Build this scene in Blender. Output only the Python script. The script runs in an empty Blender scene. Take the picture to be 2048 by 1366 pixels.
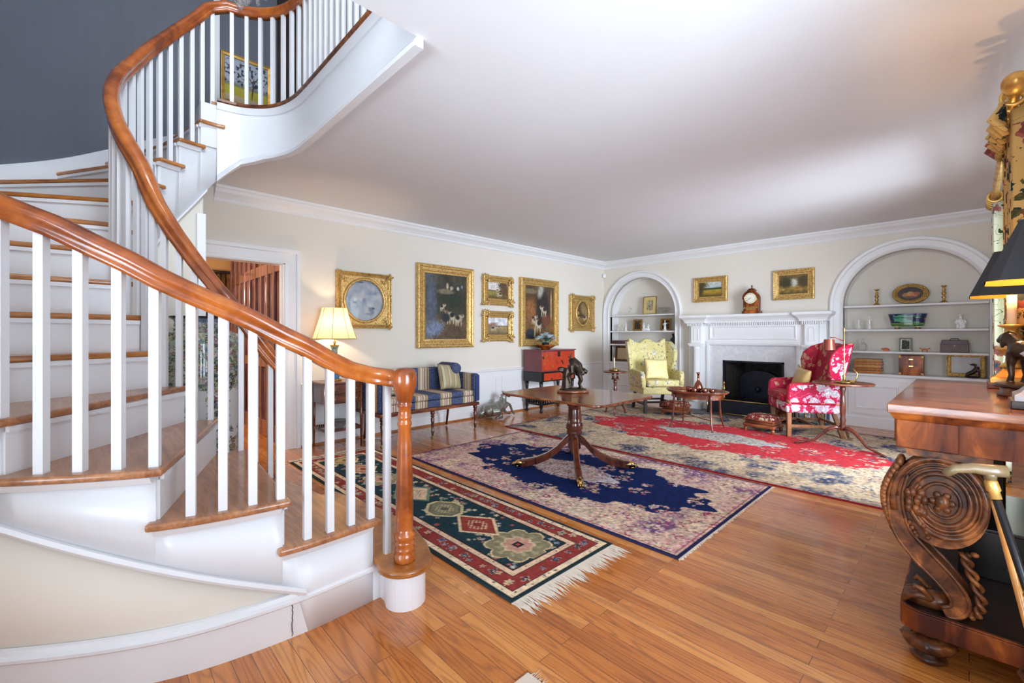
import bpy, bmesh, math, random
import numpy as np
from mathutils import Vector, Matrix
sc = bpy.context.scene
PI = math.pi
# ------------------------------------------------------------------ camera
cam_d = bpy.data.cameras.new('camera'); cam = bpy.data.objects.new('camera', cam_d)
sc.collection.objects.link(cam); sc.camera = cam
cam.location = (0, 0, 1.26); cam.rotation_euler = (PI/2, 0, math.radians(46.086))
cam_d.sensor_width = 36; cam_d.lens = 36*880/2048.0; cam_d.shift_y = -13/2048.0
cam_d.clip_start = .05; cam_d.clip_end = 100
# ------------------------------------------------------------------ world, lights, exposure
sc.view_settings.view_transform = 'Standard'; sc.view_settings.look = 'None'
sc.view_settings.exposure = 1.0; sc.view_settings.gamma = 1.0
sc.cycles.max_bounces = 8; sc.cycles.diffuse_bounces = 5; sc.cycles.glossy_bounces = 4
sc.cycles.transmission_bounces = 6; sc.cycles.sample_clamp_indirect = 6
sc.cycles.caustics_reflective = False; sc.cycles.caustics_refractive = False
world = bpy.data.worlds.new('World'); sc.world = world; world.use_nodes = True
bg = world.node_tree.nodes['Background']; bg.inputs[0].default_value = (.86, .93, 1, 1); bg.inputs[1].default_value = .5
def area(name, loc, rot, sx, sy, power, col=(1, 1, 1), spread=180):
    l = bpy.data.lights.new(name, 'AREA'); l.shape = 'RECTANGLE'; l.size = sx; l.size_y = sy
    l.energy = power; l.color = col; l.spread = math.radians(spread)
    o = bpy.data.objects.new(name, l); sc.collection.objects.link(o); o.location = loc; o.rotation_euler = rot
    return o
# daylight outside the curtained window, then four fill lights added behind invented unseen windows
area('daylight_long_wall_window', (1.15, 4.55, 1.3), (0, math.radians(77), math.radians(-24)), 2.0, 1.9, 140, (.76, .87, 1), 118)
area('added_fill_middle', (1.15, .85, 1.3), (0, math.radians(108), math.radians(-32)), 2.0, 1.5, 84, (.72, .86, 1), 125)  # added to brighten the far end, its window is invented
area('added_fill_near', (.66, -1.55, 1.3), (0, math.radians(110), 0), 2.0, 2.0, 5, (.74, .86, 1), 120)  # added fill beside the camera, its window is made up
area('added_fill_end', (-.75, -3.6, 1.2), (math.radians(120), 0, 0), 2.0, 2.3, 62, (.72, .86, 1), 100)  # added fill from behind the camera, no known windows there
area('added_fill_stair', (-.4, .2, 4.5), (0, math.radians(84), 0), 1.6, 1.5, 105, (.8, .9, 1), 180)  # added to light the stair hall, its upper window is invented
def bulb(name, loc, power, col=(1, .62, .3), r=.03):
    l = bpy.data.lights.new(name, 'POINT'); l.energy = power*1.0; l.color = col; l.shadow_soft_size = r
    o = bpy.data.objects.new(name, l); sc.collection.objects.link(o); o.location = loc; return o
# ------------------------------------------------------------------ helpers
def S(*c):
    if len(c) == 1: c = c[0]
    return tuple(((x/255.)/12.92 if x/255. <= .04045 else ((x/255.+.055)/1.055)**2.4) for x in c)
def SA(a):
    a = np.clip(a/255., 0, 1); return np.where(a <= .04045, a/12.92, ((a+.055)/1.055)**2.4)
class MB:
    def __init__(s): s.v = []; s.f = []; s.sm = []; s.mi = []; s.m = 0
    def add(s, vs, fs, smooth=False):
        n = len(s.v); s.v += [tuple(v) for v in vs]
        for f in fs: s.f.append([i+n for i in f]); s.sm.append(smooth); s.mi.append(s.m)
        return s
    def box(s, x0, x1, y0, y1, z0, z1):
        if x0 > x1: x0, x1 = x1, x0
        if y0 > y1: y0, y1 = y1, y0
        if z0 > z1: z0, z1 = z1, z0
        return s.add([(x0,y0,z0),(x1,y0,z0),(x1,y1,z0),(x0,y1,z0),(x0,y0,z1),(x1,y0,z1),(x1,y1,z1),(x0,y1,z1)],
              [(0,3,2,1),(4,5,6,7),(0,1,5,4),(1,2,6,5),(2,3,7,6),(3,0,4,7)])
    def bar(s, a, b, w, d=None, up=(0,0,1)):
        a = Vector(a); b = Vector(b); d = d or w; t = (b-a).normalized(); u = Vector(up)
        x = t.cross(u)
        if x.length < 1e-4: x = Vector((1,0,0))
        x.normalize(); y = x.cross(t).normalized()
        vs = [p+x*sx*w/2+y*sy*d/2 for p in (a, b) for sx, sy in ((-1,-1),(1,-1),(1,1),(-1,1))]
        return s.add(vs, [(0,1,2,3),(7,6,5,4),(0,4,5,1),(1,5,6,2),(2,6,7,3),(3,7,4,0)])
    def lathe(s, prof, c=(0,0,0), n=24, sx=1, sy=1, cap=True, flute=0, fn=0):
        vs = []; fs = []; m = len(prof)
        for (r, z) in prof:
            for i in range(n):
                a = 2*PI*i/n; k = 1+(flute*abs(math.cos(fn*a/2)) if fn else 0)
                vs.append((c[0]+r*k*sx*math.cos(a), c[1]+r*k*sy*math.sin(a), c[2]+z))
        for j in range(m-1):
            for i in range(n):
                k = (i+1) % n; fs.append((j*n+i, j*n+k, (j+1)*n+k, (j+1)*n+i))
        s.add(vs, fs, True)
        if cap:
            s.add(vs[:n], [tuple(reversed(range(n)))]); s.add(vs[-n:], [tuple(range(n))])
        return s
    def tube(s, pts, r, n=10, closed=False, flat=1.0):
        pts = [Vector(p) for p in pts]; m = len(pts)
        rr = r if isinstance(r, (list, tuple)) else [r]*m
        vs = []; fs = []; u = None
        for i, p in enumerate(pts):
            if closed: t = pts[(i+1) % m]-pts[i-1]
            else: t = pts[min(i+1, m-1)]-pts[max(i-1, 0)]
            t = t.normalized() if t.length > 1e-9 else Vector((0,0,1))
            if u is None:
                u = t.cross(Vector((0,0,1)))
                if u.length < .05: u = t.cross(Vector((0,1,0)))
            u = (u-t*u.dot(t)).normalized(); w = t.cross(u)
            for k in range(n):
                a = 2*PI*k/n; vs.append(p+u*rr[i]*math.cos(a)+w*rr[i]*flat*math.sin(a))
        for i in range(m if closed else m-1):
            j = (i+1) % m
            for k in range(n):
                l = (k+1) % n; fs.append((i*n+k, i*n+l, j*n+l, j*n+k))
        s.add(vs, fs, True)
        if not closed:
            s.add(vs[:n], [tuple(reversed(range(n)))], True); s.add(vs[-n:], [tuple(range(n))], True)
        return s
    def sweep(s, pts, prof, up=(0,0,1), closed=False, smooth=False, cap=True, perp=False):
        # prof: (side, up) pairs; side is to the right of travel
        pts = [Vector(p) for p in pts]; m = len(pts); up = Vector(up); n = len(prof); vs = []; fs = []
        for i, p in enumerate(pts):
            if closed: a = pts[i]-pts[i-1]; b = pts[(i+1) % m]-pts[i]
            else:
                a = pts[i]-pts[i-1] if i > 0 else pts[1]-pts[0]; b = pts[i+1]-pts[i] if i < m-1 else a
            def side(t):
                q = t.cross(up); return q.normalized() if q.length > 1e-6 else Vector((1,0,0))
            sa = side(a); sb = side(b); q = (sa+sb)
            q = q.normalized() if q.length > 1e-6 else sa
            k = 1/max(.35, q.dot(sa)); w = up
            if perp: w = q.cross((a.normalized()+b.normalized()).normalized()); w = w if w.dot(up) > 0 else -w
            for (x, z) in prof: vs.append(p+q*x*k+w*z)
        for i in range(m if closed else m-1):
            j = (i+1) % m
            for k in range(n):
                l = (k+1) % n; fs.append((i*n+k, i*n+l, j*n+l, j*n+k))
        s.add(vs, fs, smooth)
        if not closed and cap:
            s.add(vs[:n], [tuple(reversed(range(n)))]); s.add(vs[-n:], [tuple(range(n))])
        return s
    def prism(s, poly, z0, z1, ax='z', smooth=False):
        # poly of 2-D points extruded: ax z -> (x,y), y -> (x,z) plane, x -> (y,z) plane
        def P(a, b, c): return (a,b,c) if ax == 'z' else ((a,c,b) if ax == 'y' else (c,a,b))
        n = len(poly); vs = [P(a,b,z0) for a,b in poly]+[P(a,b,z1) for a,b in poly]
        s.add(vs, [tuple(range(n)), tuple(range(2*n-1, n-1, -1))])
        return s.add(vs, [(i, i+n, (i+1) % n+n, (i+1) % n) for i in range(n)], smooth)
    def ell(s, c, r, n=14, m=8, rot=None):
        if not isinstance(r, (tuple, list)): r = (r, r, r)
        vs = [(0,0,r[2])]
        for j in range(1, m):
            b = PI*j/m
            for i in range(n):
                a = 2*PI*i/n; vs.append((r[0]*math.sin(b)*math.cos(a), r[1]*math.sin(b)*math.sin(a), r[2]*math.cos(b)))
        vs.append((0,0,-r[2])); fs = [(0, 1+i, 1+(i+1) % n) for i in range(n)]
        for j in range(m-2):
            for i in range(n): fs.append((1+j*n+i, 1+(j+1)*n+i, 1+(j+1)*n+(i+1) % n, 1+j*n+(i+1) % n))
        L = len(vs)-1; fs += [(L, 1+(m-2)*n+(i+1) % n, 1+(m-2)*n+i) for i in range(n)]
        if rot is not None:
            R = Matrix.Rotation(rot[1], 3, rot[0]); vs = [R @ Vector(v) for v in vs]
        return s.add([(v[0]+c[0], v[1]+c[1], v[2]+c[2]) for v in vs], fs, True)
    def grid(s, fn, nu, nv, smooth=True):
        vs = [fn(i/nu, j/nv) for j in range(nv+1) for i in range(nu+1)]
        return s.add(vs, [(j*(nu+1)+i, j*(nu+1)+i+1, (j+1)*(nu+1)+i+1, (j+1)*(nu+1)+i) for j in range(nv) for i in range(nu)], smooth)
    def xf(s, M, start=0):
        s.v[start:] = [tuple(M @ Vector(v)) for v in s.v[start:]]; return s
    def build(s, name, mats, parent=None, bev=0, seg=2, sub=0, remesh=0, smooth=None, loc=None, rotz=None, disp=None):
        me = bpy.data.meshes.new(name); me.from_pydata(s.v, [], s.f); me.update()
        if not isinstance(mats, (list, tuple)): mats = [mats]
        for m in mats: me.materials.append(m)
        sm = s.sm if smooth is None else [smooth]*len(s.f)
        me.polygons.foreach_set('use_smooth', sm); me.polygons.foreach_set('material_index', s.mi)
        bm = bmesh.new(); bm.from_mesh(me)
        bmesh.ops.remove_doubles(bm, verts=bm.verts, dist=1e-5)
        bmesh.ops.recalc_face_normals(bm, faces=bm.faces)
        if bev:
            es = [e for e in bm.edges if len(e.link_faces) == 2 and e.calc_face_angle(0) > .6]
            bmesh.ops.bevel(bm, geom=es, offset=bev, segments=seg, profile=.6, affect='EDGES', clamp_overlap=True)
            if seg > 1:
                for f in bm.faces: f.smooth = True
        bm.to_mesh(me); bm.free()
        o = bpy.data.objects.new(name, me); sc.collection.objects.link(o)
        if bev and seg > 1:
            md = o.modifiers.new('wn', 'WEIGHTED_NORMAL'); md.keep_sharp = False
        if remesh:
            md = o.modifiers.new('remesh', 'REMESH'); md.mode = 'VOXEL'; md.voxel_size = remesh; md.use_smooth_shade = True
            md = o.modifiers.new('smooth', 'SMOOTH'); md.factor = .5; md.iterations = 2
        if sub:
            md = o.modifiers.new('sub', 'SUBSURF'); md.levels = sub; md.render_levels = sub
        if parent is not None: o.parent = parent
        if loc is not None: o.location = loc
        if rotz is not None: o.rotation_euler = (0, 0, rotz)
        return o
def tag(o, label=None, cat=None, group=None, kind=None):
    if label: o['label'] = label
    if cat: o['category'] = cat
    if group: o['group'] = group
    if kind: o['kind'] = kind
    return o
def thing(name, label, cat, loc=(0,0,0), rz=0, group=None):
    o = bpy.data.objects.new(name, None); sc.collection.objects.link(o); o.empty_display_size = .1
    o.location = loc; o.rotation_euler = (0, 0, rz)
    return tag(o, label, cat, group)
def struct(name, mb, m, **k):
    o = mb.build(name, m, **k); o['kind'] = 'structure'; return o
def copy_tree(o, parent=None):
    c = o.copy(); sc.collection.objects.link(c); c.parent = parent
    for ch in list(o.children): copy_tree(ch, c)
    return c
def spline(P, t):           # Catmull-Rom through P at integer t
    n = len(P); i = max(0, min(n-2, int(math.floor(t)))); u = t-i
    p = [P[max(0, min(n-1, i+k))] for k in (-1, 0, 1, 2)]
    if i == 0: p[0] = tuple(2*a-b for a, b in zip(P[0], P[1]))
    if i == n-2: p[3] = tuple(2*a-b for a, b in zip(P[-1], P[-2]))
    return tuple(.5*((2*b)+(-a+c)*u+(2*a-5*b+4*c-d)*u*u+(-a+3*b-3*c+d)*u**3) for a, b, c, d in zip(*p))
def path(P, k=6): return [spline(P, i/k) for i in range((len(P)-1)*k+1)]
def arc(cx, cy, r, a0, a1, n=16, ry=None):
    ry = ry or r
    return [(cx+r*math.cos(math.radians(a0+(a1-a0)*i/n)), cy+ry*math.sin(math.radians(a0+(a1-a0)*i/n))) for i in range(n+1)]
# ------------------------------------------------------------------ materials
def nt(name):
    m = bpy.data.materials.new(name); m.use_nodes = True; t = m.node_tree; return m, t, t.nodes['Principled BSDF']
def N(t, k, **kw):
    n = t.nodes.new(k)
    for a, b in kw.items():
        if a[0] == '_': n.inputs[int(a[1:]) if a[1:].isdigit() else a[1:]].default_value = b
        else: setattr(n, a, b)
    return n
def ramp(t, src, stops, const=False):
    n = t.nodes.new('ShaderNodeValToRGB'); e = n.color_ramp.elements
    while len(e) < len(stops): e.new(.5)
    for i, (p, c) in enumerate(stops): e[i].position = p; e[i].color = (*c, 1)
    if const: n.color_ramp.interpolation = 'CONSTANT'
    t.links.new(src, n.inputs[0]); return n.outputs[0]
def coords(t, scale=(1,1,1), rot=(0,0,0), kind='Object'):
    c = t.nodes.new('ShaderNodeTexCoord'); m = t.nodes.new('ShaderNodeMapping')
    m.inputs['Scale'].default_value = scale; m.inputs['Rotation'].default_value = rot
    t.links.new(c.outputs[kind], m.inputs[0]); return m.outputs[0]
def noise(t, vec, scale, detail=4, rough=.5, dist=0):
    n = t.nodes.new('ShaderNodeTexNoise'); n.inputs['Scale'].default_value = scale; n.inputs['Detail'].default_value = detail
    n.inputs['Roughness'].default_value = rough; n.inputs['Distortion'].default_value = dist
    if vec is not None: t.links.new(vec, n.inputs['Vector'])
    return n.outputs['Fac']
def voro(t, vec, scale, feature='F1'):
    n = t.nodes.new('ShaderNodeTexVoronoi'); n.feature = feature; n.inputs['Scale'].default_value = scale
    t.links.new(vec, n.inputs['Vector']); return n
def mix(t, fac, a, b, mode='MIX'):
    n = t.nodes.new('ShaderNodeMix'); n.data_type = 'RGBA'; n.blend_type = mode
    for k, v in ((0, fac), (6, a), (7, b)):
        if isinstance(v, (int, float)): n.inputs[k].default_value = v
        elif isinstance(v, tuple): n.inputs[k].default_value = (*v, 1)
        else: t.links.new(v, n.inputs[k])
    return n.outputs[2]
def bump(t, b, src, strength=.3, dist=.01):
    n = t.nodes.new('ShaderNodeBump'); n.inputs['Strength'].default_value = strength; n.inputs['Distance'].default_value = dist
    t.links.new(src, n.inputs['Height']); t.links.new(n.outputs[0], b.inputs['Normal'])
def mat(name, col, rough=.5, metal=0, coat=0, var=0, vs=3, bmp=0, bs=40, spec=.5, trans=0, alpha=1):
    m, t, b = nt(name); b.inputs['Roughness'].default_value = rough; b.inputs['Metallic'].default_value = metal
    b.inputs['Coat Weight'].default_value = coat; b.inputs['Coat Roughness'].default_value = .12
    b.inputs['Specular IOR Level'].default_value = spec; b.inputs['Transmission Weight'].default_value = trans
    v = coords(t); c2 = tuple(x*(1-var) for x in col)
    t.links.new(ramp(t, noise(t, v, vs), [(.3, c2), (.7, col)]), b.inputs['Base Color'])
    if bmp: bump(t, b, noise(t, v, bs, 6), bmp, .004)
    return m
def wood(name, dark, light, rough=.3, coat=.3, stretch=(1,1,14), sc_=5, rot=(0,0,0), mid=None):
    m, t, b = nt(name); v = coords(t, tuple(1./x*1. for x in stretch), rot)
    n1 = noise(t, v, sc_*6, 5, .6, .6); n2 = noise(t, v, sc_*1.2, 2)
    f = t.nodes.new('ShaderNodeMath'); f.operation = 'MULTIPLY_ADD'; t.links.new(n1, f.inputs[0]); f.inputs[1].default_value = .6
    g = t.nodes.new('ShaderNodeMath'); g.operation = 'MULTIPLY'; t.links.new(n2, g.inputs[0]); g.inputs[1].default_value = .4; t.links.new(g.outputs[0], f.inputs[2])
    st = [(.38, dark), (.62, light)] if mid is None else [(.38, dark), (.5, mid), (.61, light)]
    t.links.new(ramp(t, f.outputs[0], st), b.inputs['Base Color'])
    b.inputs['Roughness'].default_value = rough; b.inputs['Coat Weight'].default_value = coat; b.inputs['Coat Roughness'].default_value = .08
    bump(t, b, n1, .06, .002); return m
M = {}
M['wall'] = mat('cream wall paint', S(233,226,214), .75, var=.02)
M['trim'] = mat('white gloss trim paint', S(238,238,239), .38, var=.015)
M['stairwhite'] = mat('white stair paint', S(229,230,233), .32, var=.02, vs=6)
M['ceil'] = mat('ceiling paint', S(229,229,231), .85, var=.02)
M['blue'] = mat('slate blue wall paint', S(98,102,113), .45, var=.1, vs=1.3)
M['greywall'] = mat('grey upper wall paint', S(176,176,180), .6, var=.05)
M['rail'] = wood('cherry handrail', S(122,56,16), S(196,112,46), .24, .5, (9,9,9), 9, mid=S(166,84,30))
M['tread'] = wood('oak tread', S(140,86,52), S(190,132,88), .3, .4, (9,1,1), 9)
M['nosing'] = wood('oak nosing', S(140,80,30), S(196,128,62), .3, .4, (6,6,1), 12)
M['mahog'] = wood('mahogany', S(66,28,16), S(158,92,54), .3, .3, (8,2,2), 7, mid=S(112,56,32))
M['polish'] = wood('polished mahogany top', S(74,32,18), S(170,102,60), .24, .35, (8,2,2), 7, mid=S(122,66,38))
M['mahogv'] = wood('mahogany upright', S(54,20,14), S(116,58,38), .22, .6, (2,2,8), 7)
M['walnut'] = wood('dark carved walnut', S(52,26,14), S(164,98,50), .34, .2, (3,3,3), 8, mid=S(104,58,30))
M['flame'] = wood('flame mahogany veneer', S(64,24,12), S(190,104,40), .45, .06, (1.5,1.5,5), 2.6, mid=S(122,58,22))
for k__ in ('walnut', 'flame'): M[k__].node_tree.nodes['Principled BSDF'].inputs['Specular IOR Level'].default_value = .22
M['darkwood'] = wood('near black wood', S(22,13,11), S(54,32,24), .38, .05, (2,2,8), 6)
M['legwood'] = wood('brown chair leg wood', S(92,54,30), S(160,104,62), .35, .2, (2,2,8), 8)
M['brass'] = mat('polished brass', S(196,164,100), .26, 1, var=.15, vs=20)
M['bronze'] = mat('dark bronze', S(78,64,54), .36, .75, var=.5, vs=22, bmp=.3, bs=60)
M['iron'] = mat('black iron', S(44,50,64), .42, .5, var=.3, vs=9)
M['blackpaint'] = mat('black lacquer', S(22,22,26), .3, 0, var=.2)
M['soot'] = mat('sooty firebrick', S(58,50,48), .85, var=.6, vs=14, bmp=.5, bs=30)
M['marble'] = None
M['porc'] = mat('white porcelain', S(240,239,236), .18, 0, coat=.5)
M['silver'] = mat('aged silver', S(170,176,168), .25, 1, var=.5, vs=40, bmp=.4, bs=70)
M['white'] = mat('white card', S(240,238,232), .7)
M['copperlustre'] = mat('copper lustre glaze', S(150,92,74), .12, .85, var=.3, vs=20)
M['wax'] = mat('ivory candle wax', S(238,220,184), .5)
M['horn'] = mat('horn handle', S(124,102,70), .35, 0, var=.45, vs=14, coat=.4)
M['slate'] = mat('slate hearth', S(92,92,96), .5, var=.2, vs=9)
def glassm(name, col=(1,1,1), rough=.02):
    m, t, b = nt(name); b.inputs['Base Color'].default_value = (*col, 1); b.inputs['Transmission Weight'].default_value = 1
    b.inputs['Roughness'].default_value = rough; b.inputs['IOR'].default_value = 1.45
    tr = t.nodes.new('ShaderNodeBsdfTransparent'); mx = t.nodes.new('ShaderNodeMixShader'); mx.inputs[0].default_value = .45
    o = t.nodes['Material Output']; t.links.new(tr.outputs[0], mx.inputs[1]); t.links.new(b.outputs[0], mx.inputs[2]); t.links.new(mx.outputs[0], o.inputs[0])
    return m
M['glass'] = glassm('clear glass')
def gold(name, col=S(224,188,118), dark=S(146,104,52), sc_=55, st=.7):
    m, t, b = nt(name); v = coords(t); n1 = noise(t, v, sc_, 5, .6); n2 = voro(t, v, sc_*1.1).outputs['Distance']
    t.links.new(ramp(t, n1, [(.3, dark), (.55, col)]), b.inputs['Base Color']); b.inputs['Metallic'].default_value = .6
    b.inputs['Roughness'].default_value = .36; bump(t, b, n2, st, .004); return m
M['gold'] = gold('carved gilt'); M['goldsm'] = gold('smooth gilt', S(226,184,104), S(180,126,60), 14, .15)
M['goldold'] = gold('antique gilt', S(182,142,76), S(100,70,32), 60, .6)
def vcol(name, rough=.6, coat=0, bmp=0, bs=300, spec=.4):
    m, t, b = nt(name); a = t.nodes.new('ShaderNodeVertexColor'); a.layer_name = 'Col'
    t.links.new(a.outputs[0], b.inputs['Base Color']); b.inputs['Roughness'].default_value = rough
    b.inputs['Coat Weight'].default_value = coat; b.inputs['Specular IOR Level'].default_value = spec
    if bmp: bump(t, b, noise(t, coords(t), bs, 3), bmp, .003)
    return m
M['rug'] = vcol('wool pile', .95, 0, .5, 220, .1); M['canvas'] = vcol('oil paint on canvas', .38, .25, .3, 160)
M['print'] = vcol('paper print', .6); M['glaze'] = vcol('painted glaze', .12, .6)
M['fabric'] = vcol('woven upholstery', .85, 0, .3, 300, .2)
def floorm():
    m, t, b = nt('oak strip floor'); v = coords(t)
    br = t.nodes.new('ShaderNodeTexBrick'); t.links.new(v, br.inputs['Vector']); br.offset = .37; br.offset_frequency = 2
    br.inputs['Scale'].default_value = 1; br.inputs['Brick Width'].default_value = 1.15; br.inputs['Row Height'].default_value = .066
    br.inputs['Mortar Size'].default_value = .0011; br.inputs['Mortar Smooth'].default_value = .2; br.inputs['Bias'].default_value = .0
    br.inputs['Color1'].default_value = (0,0,0,1); br.inputs['Color2'].default_value = (1,1,1,1); br.inputs['Mortar'].default_value = (.5,.5,.5,1)
    base = ramp(t, br.outputs['Color'], [(0, S(178,114,54)), (.35, S(198,132,68)), (.7, S(208,144,78)), (1, S(222,164,98))])
    # offset the grain per board with the brick tone
    ad = t.nodes.new('ShaderNodeVectorMath'); ad.operation = 'ADD'
    sc3 = t.nodes.new('ShaderNodeVectorMath'); sc3.operation = 'SCALE'; sc3.inputs['Scale'].default_value = 7.3
    t.links.new(br.outputs['Color'], sc3.inputs[0]); t.links.new(v, ad.inputs[0]); t.links.new(sc3.outputs[0], ad.inputs[1])
    mp = t.nodes.new('ShaderNodeMapping'); mp.inputs['Scale'].default_value = (1.1, 16, 1); t.links.new(ad.outputs[0], mp.inputs[0])
    mp2 = t.nodes.new('ShaderNodeMapping'); mp2.inputs['Scale'].default_value = (.55, 6.5, 1); t.links.new(ad.outputs[0], mp2.inputs[0])
    gn = noise(t, mp2.outputs[0], 1.6, 1.5, .4, .25); gm = t.nodes.new('ShaderNodeMath'); gm.operation = 'MULTIPLY'; t.links.new(gn, gm.inputs[0]); gm.inputs[1].default_value = 26
    gp = t.nodes.new('ShaderNodeMath'); gp.operation = 'PINGPONG'; t.links.new(gm.outputs[0], gp.inputs[0]); gp.inputs[1].default_value = 1
    fine = noise(t, mp.outputs[0], 9, 5, .7)
    c = mix(t, .55, base, ramp(t, gp.outputs[0], [(0, S(120,72,34)), (.22, S(196,146,94)), (.45, S(244,214,170)), (1, S(255,240,214))]), 'MULTIPLY')
    c2 = mix(t, .3, base, c)
    c3 = mix(t, .35, mix(t, .75, base, c), ramp(t, fine, [(.35, S(132,80,44)), (.6, S(222,172,120))]), 'SOFT_LIGHT')
    mo = t.nodes.new('ShaderNodeMath'); mo.operation = 'GREATER_THAN'; mo.inputs[1].default_value = .5; t.links.new(br.outputs['Fac'], mo.inputs[0])
    c4 = mix(t, mo.outputs[0], c3, S(84,48,26))
    t.links.new(c4, b.inputs['Base Color']); b.inputs['Coat Weight'].default_value = .5; b.inputs['Coat Roughness'].default_value = .1
    t.links.new(ramp(t, noise(t, v, 2.2, 4), [(.3, (.2,)*3), (.7, (.34,)*3)]), b.inputs['Roughness'])
    bump(t, b, br.outputs['Fac'], -.35, .002); return m
M['floor'] = floorm()
def marblem():
    m, t, b = nt('white veined marble'); v = coords(t); n1 = noise(t, v, 6, 8, .7, 1.6)
    t.links.new(ramp(t, n1, [(.36, S(214,215,219)), (.48, S(228,228,231)), (.5, S(212,213,218)), (.53, S(229,229,232)), (.7, S(234,234,236))]), b.inputs['Base Color'])
    b.inputs['Roughness'].default_value = .2; return m
M['marble'] = marblem()
def floral(name, base, base2, flowers, stem, scale=9, rough=.8, thr=.3, transl=0, stemw=.035):
    m, t, b = nt(name); v = coords(t)
    ds = t.nodes.new('ShaderNodeVectorMath'); ds.operation = 'ADD'
    nz = t.nodes.new('ShaderNodeTexNoise'); nz.inputs['Scale'].default_value = scale*1.6; nz.inputs['Detail'].default_value = 3; t.links.new(v, nz.inputs['Vector'])
    s2 = t.nodes.new('ShaderNodeVectorMath'); s2.operation = 'SCALE'; s2.inputs['Scale'].default_value = .09*9/scale
    t.links.new(nz.outputs['Color'], s2.inputs[0]); t.links.new(v, ds.inputs[0]); t.links.new(s2.outputs[0], ds.inputs[1]); w = ds.outputs[0]
    c = ramp(t, noise(t, v, scale*.35, 2), [(.35, base), (.65, base2)])
    # vines: thin level sets of a noise
    nn = noise(t, w, scale*.55, 1); a1 = t.nodes.new('ShaderNodeMath'); a1.operation = 'SUBTRACT'; t.links.new(nn, a1.inputs[0]); a1.inputs[1].default_value = .5
    a2 = t.nodes.new('ShaderNodeMath'); a2.operation = 'ABSOLUTE'; t.links.new(a1.outputs[0], a2.inputs[0])
    a3 = t.nodes.new('ShaderNodeMath'); a3.operation = 'LESS_THAN'; a3.inputs[1].default_value = stemw*.25; t.links.new(a2.outputs[0], a3.inputs[0])
    c = mix(t, a3.outputs[0], c, stem)
    for i, (col, k, th) in enumerate(flowers):
        vo = voro(t, w, scale*k); vo.inputs['Randomness'].default_value = .9
        sub = voro(t, w, scale*k*4.3)
        ad = t.nodes.new('ShaderNodeMath'); ad.operation = 'MULTIPLY_ADD'; t.links.new(sub.outputs['Distance'], ad.inputs[0]); ad.inputs[1].default_value = .22
        t.links.new(vo.outputs['Distance'], ad.inputs[2])
        lt = t.nodes.new('ShaderNodeMath'); lt.operation = 'LESS_THAN'; lt.inputs[1].default_value = th; t.links.new(ad.outputs[0], lt.inputs[0])
        shade = mix(t, ramp(t, sub.outputs['Distance'], [(.25, (0,)*3), (.5, (1,)*3)]), col, tuple(x*.55 for x in col))
        sp = t.nodes.new('ShaderNodeSeparateColor'); t.links.new(vo.outputs['Color'], sp.inputs[0])
        pick = t.nodes.new('ShaderNodeMath'); pick.operation = 'GREATER_THAN'; pick.inputs[1].default_value = .3; t.links.new(sp.outputs[i % 3], pick.inputs[0])
        ml = t.nodes.new('ShaderNodeMath'); ml.operation = 'MULTIPLY'; t.links.new(lt.outputs[0], ml.inputs[0]); t.links.new(pick.outputs[0], ml.inputs[1])
        c = mix(t, ml.outputs[0], c, shade)
    t.links.new(c, b.inputs['Base Color']); b.inputs['Roughness'].default_value = rough; b.inputs['Specular IOR Level'].default_value = .25
    if transl:
        tl = t.nodes.new('ShaderNodeBsdfTranslucent'); t.links.new(c, tl.inputs[0]); mx = t.nodes.new('ShaderNodeMixShader'); mx.inputs[0].default_value = transl
        o = t.nodes['Material Output']; t.links.new(b.outputs[0], mx.inputs[1]); t.links.new(tl.outputs[0], mx.inputs[2]); t.links.new(mx.outputs[0], o.inputs[0])
    return m
M['curtain'] = floral('yellow chintz curtain', S(216,178,112), S(200,158,92), [(S(168,90,80), .7, .5), (S(50,66,70), 1.0, .46), (S(100,92,54), 1.6, .42)], S(90,70,44), 9, .8, transl=.2, stemw=.012)
M['curtainpale'] = floral('daylit pale chintz curtain', S(240,240,224), S(230,232,206), [(S(212,140,128), .8, .46), (S(96,126,160), 1.2, .42), (S(84,108,60), 1.6, .42)], S(88,104,60), 9, .8, transl=.35, stemw=.012)  # glow of daylight behind the cloth is put into this paler colour
M['yellowbro'] = floral('yellow brocade', S(220,208,152), S(210,196,130), [(S(236,230,200), .5, .5), (S(156,156,134), 1.3, .36)], S(168,160,118), 13, .5, stemw=.04)
M['redfloral'] = floral('window-lit crimson blossom brocade', S(190,20,70), S(168,12,52), [(S(242,232,240), .85, .62), (S(240,196,218), 1.6, .5)], S(222,90,140), 11, .6, stemw=.03)  # outside fabric, with window light put into its brighter colours
M['redback'] = floral('crimson silk with gold blossom', S(178,24,58), S(150,16,44), [(S(222,156,120), 1.0, .52)], S(206,90,84), 11, .6, stemw=.03)
M['needle'] = floral('needlepoint tapestry', S(96,24,30), S(120,34,40), [(S(214,198,168), 1.0, .5), (S(178,140,96), 1.9, .42)], S(160,120,80), 22, .9)
M['pillow'] = floral('cream silk damask', S(244,226,170), S(240,216,150), [(S(248,240,212), 1, .3)], S(226,196,128), 24, .4)
def shadem(name, col, t_=.6):
    m, t, b = nt(name); b.inputs['Base Color'].default_value = (*col, 1); b.inputs['Roughness'].default_value = .8
    tl = t.nodes.new('ShaderNodeBsdfTranslucent'); tl.inputs[0].default_value = (*col, 1); mx = t.nodes.new('ShaderNodeMixShader'); mx.inputs[0].default_value = t_
    o = t.nodes['Material Output']; t.links.new(b.outputs[0], mx.inputs[1]); t.links.new(tl.outputs[0], mx.inputs[2]); t.links.new(mx.outputs[0], o.inputs[0]); return m
M['shade'] = shadem('cream silk lampshade', S(238,212,170), .5)
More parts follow.
